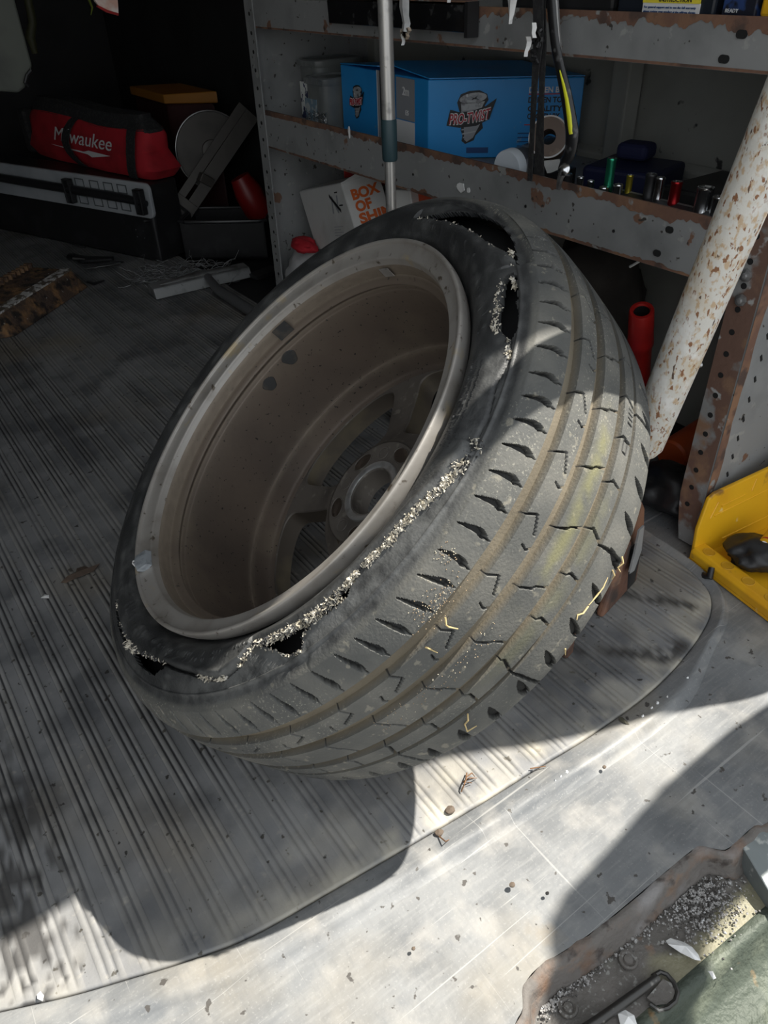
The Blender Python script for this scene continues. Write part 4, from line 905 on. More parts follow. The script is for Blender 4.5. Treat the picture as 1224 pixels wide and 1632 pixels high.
for i, (px, r_, h_) in enumerate((((902, 297), .0095, .020), ((923, 305), .0060, .020), ((939, 311), .0060, .018), ((960, 318), .0085, .013), ((982, 320), .0075, .022))):
    socket(['short black-and-chrome socket nearest the pry tool', 'first small chrome socket right of the short black one', 'second small chrome socket right of the short black one', 'squat chrome socket before the green one', 'stepped chrome socket below the yellow one'][i], px, SZ+.018, SZ+.020+h_+.010, r_, M_black if i == 0 else M_chrome, x=1.040)
rings_ = [(1023, 338), (1048, 344), (1068, 349), (1085, 354)]
for i, px in enumerate(rings_):
    o = pl(px[0], px[1], 0, 1.030); b = B(); b.lathe((1.030, o.y, max(o.z-.004, SZ+.019)), (0, 0, 1), [(.0055, 0), (.0095, 0), (.0102, .003), (.0095, .006), (.0055, .006), (.0055, 0)], n=20)
    tag(b.obj('wrench_ring', M_chrome, smooth=True), ['leftmost chrome ring in front of the socket rail', 'second chrome ring in front of the socket rail', 'third chrome ring in front of the socket rail', 'rightmost chrome ring in front of the socket rail'][i], 'ring')
# blue and black kit bag / case behind the sockets
b = B(); b.box((1.21, .93, SZ+.022), (.13, .14, .042), Matrix.Rotation(.25, 3, 'Z')); kb_ = b.obj('tool_case', mk('navy_plastic', (.006, .009, .04), rough=.5), bevel=.008, seg=3); tag(kb_, 'navy blue case behind the sockets on the middle shelf', 'case')
b = B(); b.box((1.235, .95, SZ+.058), (.05, .06, .028), Matrix.Rotation(.25, 3, 'Z')); o_ = b.obj('case_lid', mk('navy_fabric', (.007, .010, .05), rough=.8), bevel=.01, seg=3); tag(o_, 'small navy pouch on top of the blue case', 'pouch')
b = B(); b.box((1.24, .70, SZ+.016), (.17, .26, .030)); o_ = b.obj('tool_tray', M_black, bevel=.006); tag(o_, 'flat black tray behind the row of sockets', 'tray')

# ------------------------------------------------------------------ things on the upper shelf
UZ0 = .7672
b = B(); b.box((1.055, .785, UZ0+.075), (.05, .16, .15)); o_ = thing('dark_case', 'dark case with a yellow-and-white instruction card at the top right', 'case', (1.05, .785, UZ0)); b.obj('case_body', mk('dark_navy_plastic', (.010, .014, .022), rough=.4), o_, bevel=.004)
b = B(); b.box((1.0285, .722+.050, UZ0+.008), (.002, .092, .013)); card = b.obj('label', M_inkwhite, o_)
b = B(); b.box((1.0275, .722+.050, UZ0+.0225), (.002, .092, .016)); b.obj('label', mk('label_yellow', (.78, .66, .05), rough=.5), o_)
text('label_lettering', 'INSTRUCTION', .008, (1.0262, .79, UZ0+.0160), (0, -1, 0), UZ, M_ink, o_)
for i, s in enumerate(('For general support and to see the full warranty', 'please register your product at the address shown')): text('label_lettering', s, .0036, (1.0272, .815, UZ0+.0085-.005*i), (0, -1, 0), UZ, M_inkblue, o_, width=.084)
b = B(); b.box((1.055, .670, UZ0+.05), (.05, .048, .10)); bc_ = thing('blue_box', 'small dark blue box between the dark case and the yellow box', 'box', (1.055, .670, UZ0)); b.obj('box_body', mk('navy_card', (.02, .05, .16), [((.008, .01, .02), 25, .5, .55, 3)], rough=.5), bc_, bevel=.002)
text('box_lettering', 'READY', .006, (1.0293, .688, UZ0+.006), (0, -1, 0), UZ, M_inkwhite, bc_)
b = B(); b.box((1.065, .598, UZ0+.062), (.07, .085, .12)); tag(b.obj('yellow_box', M_yellow, bevel=.004), 'yellow box at the top right end of the upper shelf', 'box')
b = B(); b.box((1.10, 1.0, UZ0+.04), (.12, .24, .08)); tag(b.obj('dark_bin', M_black, bevel=.006), 'long black bin on the upper shelf left of the instruction card', 'bin')
# black level hanging over the front rail
lv = thing('black_level', 'black tool bar hooked over the front of the upper shelf', 'tool', (1.0, 1.35, .745))
b = B(); b.prism([(1.008, 1.585, .733), (.990, 1.585, .735), (.988, 1.585, .775), (1.008, 1.585, .778)], (0, -.435, 0)); b.obj('bar', mk('gloss_black', (.008, .008, .009), [((.05, .05, .05), 40, .6, .7, 3)], rough=.22), lv, bevel=.002)
b = B(); b.prism([(1.010, 1.148, .728), (.985, 1.148, .728), (.985, 1.148, .779), (1.010, 1.148, .779)], (0, -.008, 0)); b.obj('end_cap', M_black, lv)
b = B(); b.box((1.0, 1.37, .7790), (.026, .445, .002)); b.obj('top_edge', M_rust, lv)

# hanging white shreds
def shred(label, pts, w, mat=M_white):
    b = B(); rows = []
    for i, (p, ww) in enumerate(zip(pts, w)):
        p = Vector(p); rows.append([p+Vector((0, -ww, 0)), p+Vector((-.004, 0, 0)), p+Vector((0, ww, 0)), p+Vector((.003, 0, 0))])
    b.loft(rows); return tag(b.obj('tape_shred', mat), label, 'scrap', 'white shreds hanging from the top')
def spt(px, py, x): return pl(px, py, 0, x)
def hang(px0, px1, py0, py1, x, n=6, label='', w0=.010, w1=.002, brown=False):
    pts = [Vector(spt(px0+(px1-px0)*t, py0+(py1-py0)*t, x))+Vector((random.uniform(-.002, .002), 0, 0)) for t in np.linspace(0, 1, n)]
    return shred(label, pts, [w0+(w1-w0)*t**3+random.uniform(-.0012, .0012)*(t > .2) for t in np.linspace(0, 1, n)])
hang(643, 647, -40, 50, .93, 8, 'long white tape shred beside the aluminium pole', .0135, .010)
b = B(); p = spt(647, 52, .93)
for i in range(14): q_ = p+Vector((0, random.uniform(-.010, .010), random.uniform(-.006, .006))); b.box(q_, (.006, .006, .007), Matrix.Rotation(random.random(), 3, 'X'))
tag(b.obj('dried_glue', mk('dried_glue', (.45, .36, .27), [((.6, .57, .5), 120, .5, .6, 2)], rough=.8)), 'crusty brown tip of the long white shred', 'scrap')
hang(642, 643, 54, 72, .93, 4, 'thin white strand under the crusty tip', .0025, .001)
hang(720, 716, -20, 4, .95, 4, 'short white shred peeping in at the top edge', .006, .003)
hang(819, 815, -40, 38, .93, 6, 'pointed white tape shred right of the short one', .0115, .001)
hang(851, 852, 36, 60, .93, 4, 'narrow white shred against the black strap', .0045, .004)
hang(843, 838, 58, 90, .93, 5, 'small white shred tied to the black strap', .0055, .003)

# black strap and yellow-striped tool hanging in front
def ribbon(px, x, w, th=.002, mat=M_blackcloth):
    pts = [spt(a_, b2, x+c_) for a_, b2, c_ in px]; b = B(); rows = []
    for i, p in enumerate(pts): rows.append([p+Vector((0, -w[i], 0)), p+Vector((-th, -w[i], 0)), p+Vector((-th, w[i], 0)), p+Vector((0, w[i], 0))])
    b.loft(rows); return b
strap = thing('black_strap', 'twin black webbing strap hanging down in front of the blue carton', 'strap', spt(858, 0, .95))
ribbon([(858, -40, 0), (859, 60, 0), (853, 130, 0), (850, 190, .01), (845, 288, .02)], .955, [.010, .010, .006, .005, .005]).obj('webbing', M_blackcloth, strap)
ribbon([(862, -40, .004), (866, 70, .004), (864, 150, 0), (861, 210, .01), (860, 278, .02)], .960, [.008, .007, .005, .008, .011]).obj('webbing', M_blackcloth, strap)
b = B(); q_ = spt(857, 68, .95)
for i in range(16):
    p = q_+Vector((random.uniform(-.006, .004), random.uniform(-.009, .009), random.uniform(-.022, .020))); b.tube([p, p+Vector((random.uniform(-.004, .004), random.uniform(-.009, .009), random.uniform(-.009, .009)))], [.0035, .0022], n=6)
b.obj('knot', M_black, strap)
tool = thing('hand_tool', 'black curved hand tool with a bright yellow stripe hanging from the upper shelf', 'tool', spt(890, 0, .95))
cl = [(876, -40), (880, 20), (885, 70), (893, 110), (902, 150), (909, 190), (912, 215), (908, 245), (899, 262), (894, 275)]
cp_ = [spt(a_, b2, .965) for a_, b2 in cl]
b = B(); b.tube([Vector(p) for p in crom(cp_, 4)], list(np.interp(np.arange(37), np.linspace(0, 36, 10), [.0085, .0082, .0080, .0085, .0100, .0112, .0120, .0105, .0085, .0070])), n=12, flat=.6, upv=(1, 0, 0)); b.obj('handle', mk('black_gloss_grip', (.012, .012, .013), [((.08, .08, .08), 60, .62, .7, 3)], rough=.35), tool, smooth=True)
b = B(); st1 = [spt(a_, b2, .9595) for a_, b2 in [(892, 112), (898, 135), (903, 158), (907, 185), (910, 214)]]
b.tube(st1, [.0012, .0026, .0036, .0046, .0042], n=8, flat=.5, upv=(1, 0, 0)); b.obj('yellow_stripe', mk('bright_yellow', (.80, .80, .03), rough=.4), tool, smooth=True)
b = B(); b.tube([spt(a_, b2, .968) for a_, b2 in [(885, -40), (889, 30), (893, 90), (898, 150)]], [.003]*4, n=6); b.obj('wire_arm', M_steel, tool)
b = B(); q_ = spt(899, 270, .955); b.lathe(q_, (-1, -.3, .5), [(0, -.004), (.009, -.003), (.0095, .001), (.006, .004), (0, .005)], n=16); b.obj('pivot_bolt', M_chrome, tool, smooth=True)
b = B(); b.tube([spt(899, 270, .968), spt(893, 284, .968), spt(890, 300, .975)], [.007, .005, .004], n=8); b.obj('jaw', M_steel, tool)

# aluminium extension pole
ep_ = thing('extension_pole', 'tall brushed aluminium pole with a dark teal grip standing before the shelving', 'pole', (.862, 1.2, 0))
b = B(); b.tube([(.866, 1.2, .003), (.862, 1.2, .58)], [.0098, .0098], n=28); b.tube([(.862, 1.2, .60), (.852, 1.2, 1.3)], [.0122, .0122], n=28); b.obj('tube', M_alu, ep_, smooth=True)
b = B(); b.tube([(.8625, 1.2, .545), (.8625, 1.2, .548), (.8615, 1.2, .610), (.8615, 1.2, .613)], [.0125, .0138, .0142, .0128], n=28); b.obj('grip', M_grip, ep_, smooth=True)
b = B(); b.tube([(.866, 1.2, 0.0025), (.866, 1.2, .02)], [.012, .011], n=16); b.obj('foot_cap', M_black, ep_)
# ------------------------------------------------------------------ under the shelf, near end
b = B(); ax0 = Vector((1.090, .775, .335)); d_ = Vector((.060, .025, -.135)).normalized()
rc = thing('red_flask', 'red plastic tube with an open round mouth standing between the tyre and the white post', 'tube', (1.23, .86, .0))
b.lathe(ax0, d_, [(.0135, .004), (.0150, 0), (.0200, .000), (.0215, .004), (.0225, .06), (.0235, .075), (.0235, .085), (.0205, .09), (.0205, .33), (.018, .335)], n=32); b.obj('tube_body', M_reddark, rc, smooth=True)
b = B(); b.lathe(ax0, d_, [(.0140, .004), (.0138, .04), (0, .042)], n=24); b.obj('mouth', M_hole, rc)
b = B(); p0 = Vector((1.00, .90, .235)); b.lathe(Vector((1.00, .935, .190)), Vector((.10, -.75, -.35)), [(0, -.06), (.025, -.06), (.042, -.04), (.044, .06), (.035, .08), (0, .085)], n=32); tag(b.obj('silver_canister', M_chrome, smooth=True), 'silver rounded canister behind the tyre, under the shelf', 'canister')
b = B(); b.box((1.06, .82, .075), (.08, .09, .13), Matrix.Rotation(.4, 3, 'Z')); tag(b.obj('blue_case', mk('deep_blue_plastic', (.008, .03, .16), rough=.5), bevel=.012, seg=3), 'deep blue case low behind the white post', 'case')
def lump(name, label, cat, c, s, mat, seed=1, rot=0.0, fl_=.35, sub=2):
    bm = bmesh.new(); bmesh.ops.create_icosphere(bm, subdivisions=4, radius=1.0); Mz = Matrix.Rotation(rot, 3, 'Z')
    for v in bm.verts:
        n_ = noise.noise(v.co*1.4+Vector((seed, 0, 0)))*.30+noise.noise(v.co*3.5+Vector((0, seed, 0)))*.14+abs(noise.noise(v.co*6+Vector((0, 0, seed))))*.06
        co = v.co*(1+n_); co = Vector((co.x*s[0], co.y*s[1], co.z*s[2])); co = Mz @ co+Vector(c)
        if co.z < c[2]-s[2]*fl_*2: co.z = c[2]-s[2]*fl_*2
        v.co = co
    me = bpy.data.meshes.new(name); bm.to_mesh(me); bm.free(); me.materials.append(mat); me.polygons.foreach_set('use_smooth', [True]*len(me.polygons))
    o = link(name, me)
    return tag(o, label, cat) if label else o
lump('dark_bag', 'dark brown crumpled bag under the middle shelf beside the near upright', 'bag', (1.25, 1.01, .20), (.075, .13, .21), mk('dark_brown_cloth', (.035, .030, .026), [((.06, .052, .045), 9, .5, .7, 4)], rough=.9, bump=(60, .4, .003)), 3)
lump('black_bag', 'black bag low on the floor under the shelf by the near upright', 'bag', (fl(1082, 800, .03).x+.02, fl(1082, 800, .03).y+.03, .035), (.055, .075, .04), M_black, 8)
b = B(); oc_ = fl(1068, 728, .040); b.lathe(oc_, (.9, .05, .08), [(0, 0), (.030, .001), (.034, .006), (.030, .14), (0, .142)], n=28); tag(b.obj('orange_cone', M_orange, smooth=True), 'orange rounded plastic end behind the foot of the white post', 'plastic end')
b = B(); b.box((.965, .66, .092), (.05, .05, .175), Matrix.Rotation(.1, 3, 'Y')); tag(b.obj('orange_end', M_orange, bevel=.012, seg=3), 'small orange cap just beside the tyre edge under the blue case', 'cap')
b = B(); b.tube([pl(1004, 425, 0, 1.06), pl(1025, 413, 0, 1.05)], .0022, n=6); tag(b.obj('white_stick', M_white), 'short white stick in the dark below the middle shelf', 'stick')

# ------------------------------------------------------------------ under the shelf, far end
def obox(o, ex_, ey_, ez_, sx, sy, sz):
    b = B(); o = Vector(o); ex_, ey_, ez_ = [Vector(q).normalized() for q in (ex_, ey_, ez_)]
    b.hexa([o, o+ex_*sx, o+ex_*sx+ey_*sy, o+ey_*sy], [p+ez_*sz for p in (o, o+ex_*sx, o+ex_*sx+ey_*sy, o+ey_*sy)]); return b
# white "box of shims" carton, tipped: top-left corner and axes from the photograph
sb = thing('shims_carton', 'white carton with orange block lettering tipped under the shelf behind the tyre', 'box', (1.12, 1.65, 0))
O = pl(543, 291, 0, 1.075)       # top corner shared by the two faces
TL = pl(476, 305, 0, 1.110); TR = pl(603, 272, 0, 1.165); BL = pl(515, 392, 0, 1.075); 
dn = (pl(574, 392, 0, 1.055)-O); dn = dn.normalized()*.175
eL = TL-O; eR = TR-O
b = B(); b.hexa([O+dn, O+dn+eR, O+dn+eR+eL, O+dn+eL], [O, O+eR, O+eR+eL, O+eL]); b.obj('carton_body', M_paper, sb, bevel=.004, seg=3)
uR = eR.normalized(); uL = eL.normalized(); uD = -dn.normalized()
nRt = uR.cross(uD).normalized(); nRt = nRt if nRt.dot(Vector((-.7, -.7, .2))) > 0 else -nRt
nLt = uL.cross(uD).normalized(); nLt = nLt if nLt.dot(Vector((-.7, -.3, .2))) > 0 else -nLt
upR = nRt.cross(uR).normalized(); upR = upR if upR.z > 0 else -upR
for s, d0, x0_ in (('BOX', .052, .016), ('OF', .084, .016), ('SHIMS', .116, .016)):
    text('box_lettering', s, .036, O+uR*x0_-upR*d0+nRt*.0008, uR, upR, M_inkorange, sb, bold=.0016, width=(.072 if s == 'BOX' else (.042 if s == 'OF' else .108)))
upL = uL.cross(nLt).normalized(); upL = upL if upL.z > 0 else -upL
mLd = -uL
org = O+uL*.082-upL*.100+nLt*.0008
text('emblem_letter', 'N', .062, org+mLd*.012+upL*.030, mLd, upL, M_inkgrey, sb)
b = B(); c0 = org+mLd*.002+upL*.074+nLt*.0008; c1 = org+mLd*.066+upL*.034+nLt*.0008; w_ = upL*.004
b.prism([c0-w_, c1-w_, c1+w_, c0+w_], nLt*.0004); b.obj('emblem_bar', M_ink, sb)
for (a_, w2) in ((.060, .022), (.038, .018)):
    b = B(); q_ = org+mLd*a_+upL*(.078 if a_ < .05 else .046)+nLt*.0010; b.prism([q_, q_+mLd*w2, q_+mLd*w2+upL*.003, q_+upL*.003], nLt*.0004); b.obj('emblem_bar', M_ink, sb)
for i in range(4):
    b = B(); q_ = org+mLd*.010-upL*(.004+.007*i)+nLt*.0008; b.prism([q_, q_+mLd*(.056 if i % 2 == 0 else .040), q_+mLd*(.056 if i % 2 == 0 else .040)+upL*.0018, q_+upL*.0018], nLt*.0004); b.obj('print_line', M_inkgrey, sb)
b = B(); b.prism([O+uR*.0-uD*.001, O+uR*.05+uD*.012, O+uR*.088+uD*.010+eL*.02, O+eR], -nRt*.003); b.obj('flap', M_paper, sb)
# second, brownish-white carton behind it and orange case beside it
o_ = pl(652, 352, 0, 1.10); b = obox(o_, (.35, -.93, .05), (.93, .35, 0), (0, .1, 1), .17, .10, .095); oc = tag(b.obj('orange_case', mk('deep_orange', (.42, .055, .015), rough=.5), bevel=.008, seg=3), 'orange-red case behind the aluminium pole under the middle shelf', 'case')
o_ = pl(632, 352, 0, 1.07); b = obox(o_, (.35, -.93, .05), (.93, .35, 0), (-.1, .1, 1), .05, .05, .07); tag(b.obj('white_carton', M_paper, bevel=.003), 'narrow white carton between the aluminium pole and the orange case', 'box')
o_ = pl(634, 300, 0, 1.12); b = obox(o_, (.3, -.95, 0), (.95, .3, 0), (0, 0, 1), .06, .08, .03); tag(b.obj('tan_strip', mk('tan_card', (.30, .20, .08), rough=.8)), 'small tan card edge above the narrow white carton', 'card')
o_ = pl(548, 300, 0, 1.20); b = obox(o_, (.2, -.98, 0), (.98, .2, 0), (0, 0, 1), .20, .07, .075); tag(b.obj('red_bin', M_reddark, bevel=.006), 'dark red bin behind the white lettered carton under the shelf', 'bin')
lump('white_rag', 'white rag heap on the floor at the foot of the far upright', 'rag', (1.080, 1.915, .09), (.058, .08, .095), mk('white_rag_cloth', (.36, .36, .36), [((.26, .26, .27), 12, .5, .7, 4)], rough=.9, bump=(50, .5, .004)), 14, fl_=.48)
lump('red_cloth', 'scrap of red cloth on the white rag heap', 'cloth', (1.062, 1.905, .192), (.030, .052, .020), M_red, 5)

# ------------------------------------------------------------------ far left corner
# black case with grey top panel and a latch bar
c1_, c2_ = fl(0, 308, .155), fl(246, 350, .155); ed = (c2_-c1_); ed.z = 0; Lc = ed.length; ed.normalize(); bk = Vector((-ed.y, ed.x, 0)); bk = bk if bk.y > 0 else -bk
st0 = c2_-ed*(Lc+.25); LL = Lc+.25
cs = thing('tool_chest', 'black tool chest with a pale grey front panel under the red bag', 'chest', (c2_.x, c2_.y, 0))
b = B(); q_ = Vector((st0.x, st0.y, .003))+bk*.012; b.hexa([q_, q_+ed*(LL-.02), q_+ed*(LL-.02)+bk*.14, q_+bk*.14], [p+Vector((0, 0, .255)) for p in (q_, q_+ed*(LL-.02), q_+ed*(LL-.02)+bk*.14, q_+bk*.14)]); b.obj('chest_body', M_black, cs, bevel=.012, seg=3)
M_pgrey = mk('pale_grey_plastic', (.40, .42, .44), [((.30, .32, .34), 8, .5, .7, 4)], rough=.5)
HP = .112; sk_ = -bk*1.0
def onpan(x, z, lift=0): return st0+ed*x+Vector((0, 0, z))-bk*lift
b = B(); pp = []
for (cx, cz, a0) in ((LL-.022, .022, -90), (LL-.022, HP-.022, 0)):
    for i in range(6): t_ = math.radians(a0+18*i); pp.append((cx+.022*math.cos(t_), cz+.022*math.sin(t_)))
pp = [(0, 0)]+pp+[(0, HP)]
b.prism([onpan(x, z) for x, z in pp], bk*.014); b.obj('front_panel', M_pgrey, cs, bevel=.003)
for i, xx in enumerate((LL-.215, LL-.148, LL-.285, LL-.36)):
    for zz_ in (.014, .070):
        b = B(); w_, h_ = .042, .026; o_ = onpan(xx, zz_, .0005)
        for (xa_, za_, wa_, ha_) in ((0, 0, w_, .003), (0, h_, w_, .003), (0, 0, .003, h_), (w_, 0, .003, h_+.003)):
            q_ = o_+ed*xa_+Vector((0, 0, za_)); b.prism([q_, q_+ed*wa_, q_+ed*wa_+Vector((0, 0, ha_)), q_+Vector((0, 0, ha_))], -bk*.002)
        b.obj('recess_frame', mk('grey_recess', (.10, .11, .115), rough=.6) if 'grey_recess' not in bpy.data.materials else bpy.data.materials['grey_recess'], cs)
lb = B(); lb.tube([onpan(0, .065, .014), onpan(LL-.12, .060, .014), onpan(LL-.05, .056, .014), onpan(LL-.010, .052, .012)], [.0155, .0150, .0120, .010], n=14); lo = lb.obj('latch_bar', mk('semi_gloss_black', (.018, .018, .020), rough=.3), cs, smooth=True)
for xx in (LL-.045, LL-.395):
    b = B()
    for (xa_, za_, wa_, ha_) in ((0, 0, .034, .006), (0, .074, .034, .006), (0, 0, .006, .08), (.028, 0, .006, .08)):
        q_ = onpan(xx+xa_, .018+za_, .010); b.prism([q_, q_+ed*wa_, q_+ed*wa_+Vector((0, 0, ha_)), q_+Vector((0, 0, ha_))], -bk*.022)
    b.obj('latch_hook', M_black, lo, bevel=.002)
for xx, zz_ in ((LL-.005-.03, -.008),):
    b = B(); b.box(onpan(xx, zz_, .002), (.022, .006, .005)); b.obj('catch', M_chrome, cs)
for i in range(4):
    b = B(); q_ = onpan(LL-.10+.035*(i % 2), -.045-.024*(i//2), .0); b.lathe(q_, -bk, [(0, .002), (.0016, .002), (.0018, 0)], n=8); b.obj('rivet', M_chrome, cs)
# red tool bag on top of the chest
top = .262
bg_ = thing('red_tool_bag', 'red canvas tool bag with black top and handles and white script lettering', 'bag', onpan(LL-.25, 0)+bk*.12)
g0, g1 = fl(48, 244, top), fl(244, 290, top)
eb = (g1-g0); eb.z = 0; Lb = eb.length; eb.normalize(); bb_ = Vector((-eb.y, eb.x, 0)); bb_ = bb_ if bb_.y > 0 else -bb_
g0 = Vector((g0.x, g0.y, top)); HB = .17
def bagp(x, d, z): return g0+eb*x*Lb+bb_*d+Vector((0, 0, z))
rowsB = []
for z, ins, df, db in ((0, .02, .0, .13), (.03, .0, -.012, .14), (.08, .03, -.010, .135), (.125, .05, .005, .125), (.150, .05, .015, .12), (.180, .06, .035, .10)):
    ring = []
    for i in range(40):
        t_ = 2*math.pi*i/40; c_, s_ = math.cos(t_), math.sin(t_); m_ = (abs(c_)**6+abs(s_)**6)**(-1/6)
        x = .5+(.5-ins+.02*math.sin(z*60))*c_*m_; dd = (df+db)/2+(db-df)/2*s_*m_
        ring.append(bagp(x, dd+.004*math.sin(x*17+z*40), z+.010*math.sin(x*6.5)*(z > .1)))
    rowsB.append(ring)
b = B(); b.loft(rowsB[:5]); b.obj('canvas_body', M_red, bg_, smooth=True)
b = B(); rr_ = [[Vector(p)+(Vector(p)-bagp(.5, .1, p[2]))*.012 for p in rowsB[4]], [Vector(p) for p in rowsB[5]]]; rr_.append([p+Vector((0, 0, .012)) for p in rr_[-1]]); b.loft([[p-Vector((0, 0, .012)) for p in rr_[0]]]+rr_); b.obj('top_band', M_blackcloth, bg_, smooth=True)
b = B(); b.box(bagp(-.02, .09, .075), (.05, .16, .15), Matrix.Rotation(math.atan2(eb.y, eb.x), 3, 'Z')); b.obj('end_panel', M_blackcloth, bg_, bevel=.012, seg=3)
for xc in (.49, .96):
    b = B(); rows = []
    for z in np.linspace(-.0, .165, 9):
        dz = .05 if xc < .5 else -.03; xx = xc+dz*((z-.09)/.09)**2-.05; df = float(np.interp(z, [0, .03, .08, .125, .15, .172], [.0, -.012, -.010, .005, .02, .055]))
        lift = -.006-(.018*math.sin(math.pi*z/.165) if xc < .5 else .004)
        q_ = bagp(xx, df+lift, z); w_ = eb*.024; rows.append([q_-w_, q_+w_, q_+w_+bb_*.003, q_-w_+bb_*.003])
    b.loft(rows); b.obj('handle', M_blackcloth, bg_)
for i, (s, x, w) in enumerate((('Milwaukee', .31, Lb*.47),)):
    tx = text('bag_lettering', s, .066, bagp(x, -.0155, .076), eb, Vector((0, 0, 1)), M_inkwhite, bg_, shear=.5, width=w)
b = B(); kq = Lb*3.2; L0 = bagp(.27, -.0155, .058); b.prism([L0, L0+eb*.085*kq+UZ*-.003, L0+eb*.098*kq+UZ*.004, L0+eb*.150*kq+UZ*.001, L0+eb*.104*kq+UZ*-.016, L0+eb*.094*kq+UZ*-.009, L0+eb*.03*kq+UZ*-.004], -bb_*.0008); b.obj('lettering_bolt', M_inkwhite, bg_)
# grey hanging panel at the left edge + bits behind
b = B(); xs_ = [pl(a_, b2, 1, 2.6) for a_, b2 in ((-60, -60), (8, -60), (50, 98), (52, 104), (40, 140), (30, 148), (-60, 142))]; b.prism(xs_, (0, .03, 0)); tag(b.obj('grey_door_pocket', mk('olive_grey_plastic', (.115, .125, .105), [((.07, .075, .065), 5, .5, .7, 4)], rough=.6), bevel=.006), 'grey-green hanging panel at the upper left edge', 'panel')
b = B(); b.tube([pl(a_, b2, 1, 2.58) for a_, b2 in ((50, 112), (43, 120), (40, 132), (46, 138))], [.006, .005, .005, .004], n=8); tag(b.obj('black_hook', M_black), 'small black hook at the corner of the grey hanging panel', 'hook')
b = B(); q_ = [pl(a_, b2, 1, 2.5) for a_, b2 in ((147, -30), (186, -30), (189, 22), (172, 17), (160, 12), (152, 2))]; b.prism(q_, (0, .012, 0)); pk = tag(b.obj('pale_print', mk('pink_print', (.80, .50, .40), [((.95, .85, .78), 18, .45, .6, 3)], rough=.7)), 'pale pink printed corner hanging at the top left', 'print')
b = B(); b.prism([pl(a_, b2, 1, 2.499) for a_, b2 in ((156, 8), (172, 16), (189, 21), (189, 25), (170, 20), (155, 11))], (0, .010, 0)); b.obj('red_edge', M_reddark, pk)
b = B(); b.tube([pl(a_, b2, 1, 2.55) for a_, b2 in ((141, -30), (142, 0), (147, 12), (145, 24))], [.008, .008, .006, .002], n=8, flat=.4); tag(b.obj('green_strap', mk('olive_green', (.16, .20, .02), rough=.6)), 'thin olive green strap beside the pale pink print', 'strap')
b = B(); b.tube([(.78, 3.0, 1.64), (.77, 3.0, 1.0)]+[pl(a_, b2, 1, 3.0) for a_, b2 in ((52, 35), (48, 60), (56, 85))], [.012, .012, .014, .016, .010], n=10); tag(b.obj('olive_hose', mk('dark_olive', (.05, .05, .02), rough=.6), smooth=True), 'dark olive hose loop behind the grey hanging panel', 'hose')
# black tote with yellow rim, dark red box, brown thing behind the bag
o1, o2 = pl(262, 150, 1, 2.98), pl(346, 126, 1, 2.80); o2.z = o1.z-.0
tt = thing('yellow_rimmed_tote', 'black tote with an orange-yellow rim in the dark behind the red bag', 'tote', (o1.x+.1, 3.1, 0))
b = B(); b.hexa([(o1.x, 2.98, .003), (o2.x, 2.85, .003), (o2.x, 3.15, .003), (o1.x, 3.3, .003)], [(o1.x, 2.98, o1.z-.03), (o2.x, 2.85, o1.z-.03), (o2.x, 3.15, o1.z-.03), (o1.x, 3.3, o1.z-.03)]); b.obj('tote_body', mk('dark_red_tote', (.035, .004, .004), rough=.6), tt, bevel=.01)
b = B(); b.hexa([(o1.x-.01, 2.97, o1.z-.030), (o2.x+.01, 2.84, o1.z-.030), (o2.x+.01, 3.16, o1.z-.030), (o1.x-.01, 3.31, o1.z-.030)], [(o1.x-.01, 2.97, o1.z), (o2.x+.01, 2.84, o1.z+.008), (o2.x+.01, 3.16, o1.z+.008), (o1.x-.01, 3.31, o1.z)]); b.obj('rim', mk('amber_plastic', (.34, .14, .015), rough=.5), tt, bevel=.004)
# circular saw standing in a black tray
sw = thing('circular_saw', 'grey circular saw standing on end in the black tray at the back', 'saw', (1.12, 2.68, .02))
s0 = pl(302, 352, 1, 2.68); s1 = pl(412, 190, 1, 2.63)
al = (s1-s0).normalized(); wv = (pl(271, 327, 1, 2.70)-s0); wv = (wv-al*wv.dot(al)); ww = wv.length; wv.normalize(); nv_ = al.cross(wv).normalized()
nv_ = nv_ if nv_.y < 0 else -nv_
M_mag = mk('dull_magnesium', (.075, .069, .062), [((.05, .046, .042), 12, .5, .7, 4)], rough=.5, metal=.3)
Ls = (s1-s0).length
def sp(u, v, w=0): return s0+al*u+wv*v+nv_*w
ol_ = [(0, 0), (0, ww*.9), (.02, ww), (Ls*.98, ww), (Ls, ww*.8), (Ls, 0)]
bm_ = B(); bm_.prism([sp(*p) for p in [(0, .0), (0, ww*.92), (.010, ww), (.055, ww), (.055, 0)]], -nv_*.004); bm_.prism([sp(*p) for p in [(.055, ww), (Ls, ww), (Ls, ww*.62), (.055, ww*.66)]], -nv_*.004); bm_.prism([sp(*p) for p in [(.055, ww*.50), (.16, ww*.50), (.16, ww*.62), (Ls, ww*.62), (Ls, 0), (.055, 0)]], -nv_*.004)
bm_.obj('base_plate', M_mag, sw, bevel=.001)
b = B(); b.prism([sp(.014, ww*.2, .0006), sp(.026, ww*.2, .0006), sp(.026, ww*.8, .0006), sp(.014, ww*.8, .0006)], -nv_*.001); b.obj('plate_slot', M_hole, sw)
gc = pl(338, 240, 1, 2.72); R0 = .125
b = B()
arcs = [gc+al*math.cos(t)*R0+wv*math.sin(t)*R0 for t in np.linspace(-.15, math.pi+.35, 26)]
b.prism(arcs, -nv_*.022); b.obj('blade_guard', M_mag, sw, bevel=.004)
b = B(); b.tube([gc+al*math.cos(t)*R0*1.0+wv*math.sin(t)*R0*1.0+nv_*.002 for t in np.linspace(.1, math.pi+.2, 26)], .0030, n=8, caps=False); b.obj('guard_rim', M_steel, sw, smooth=True)
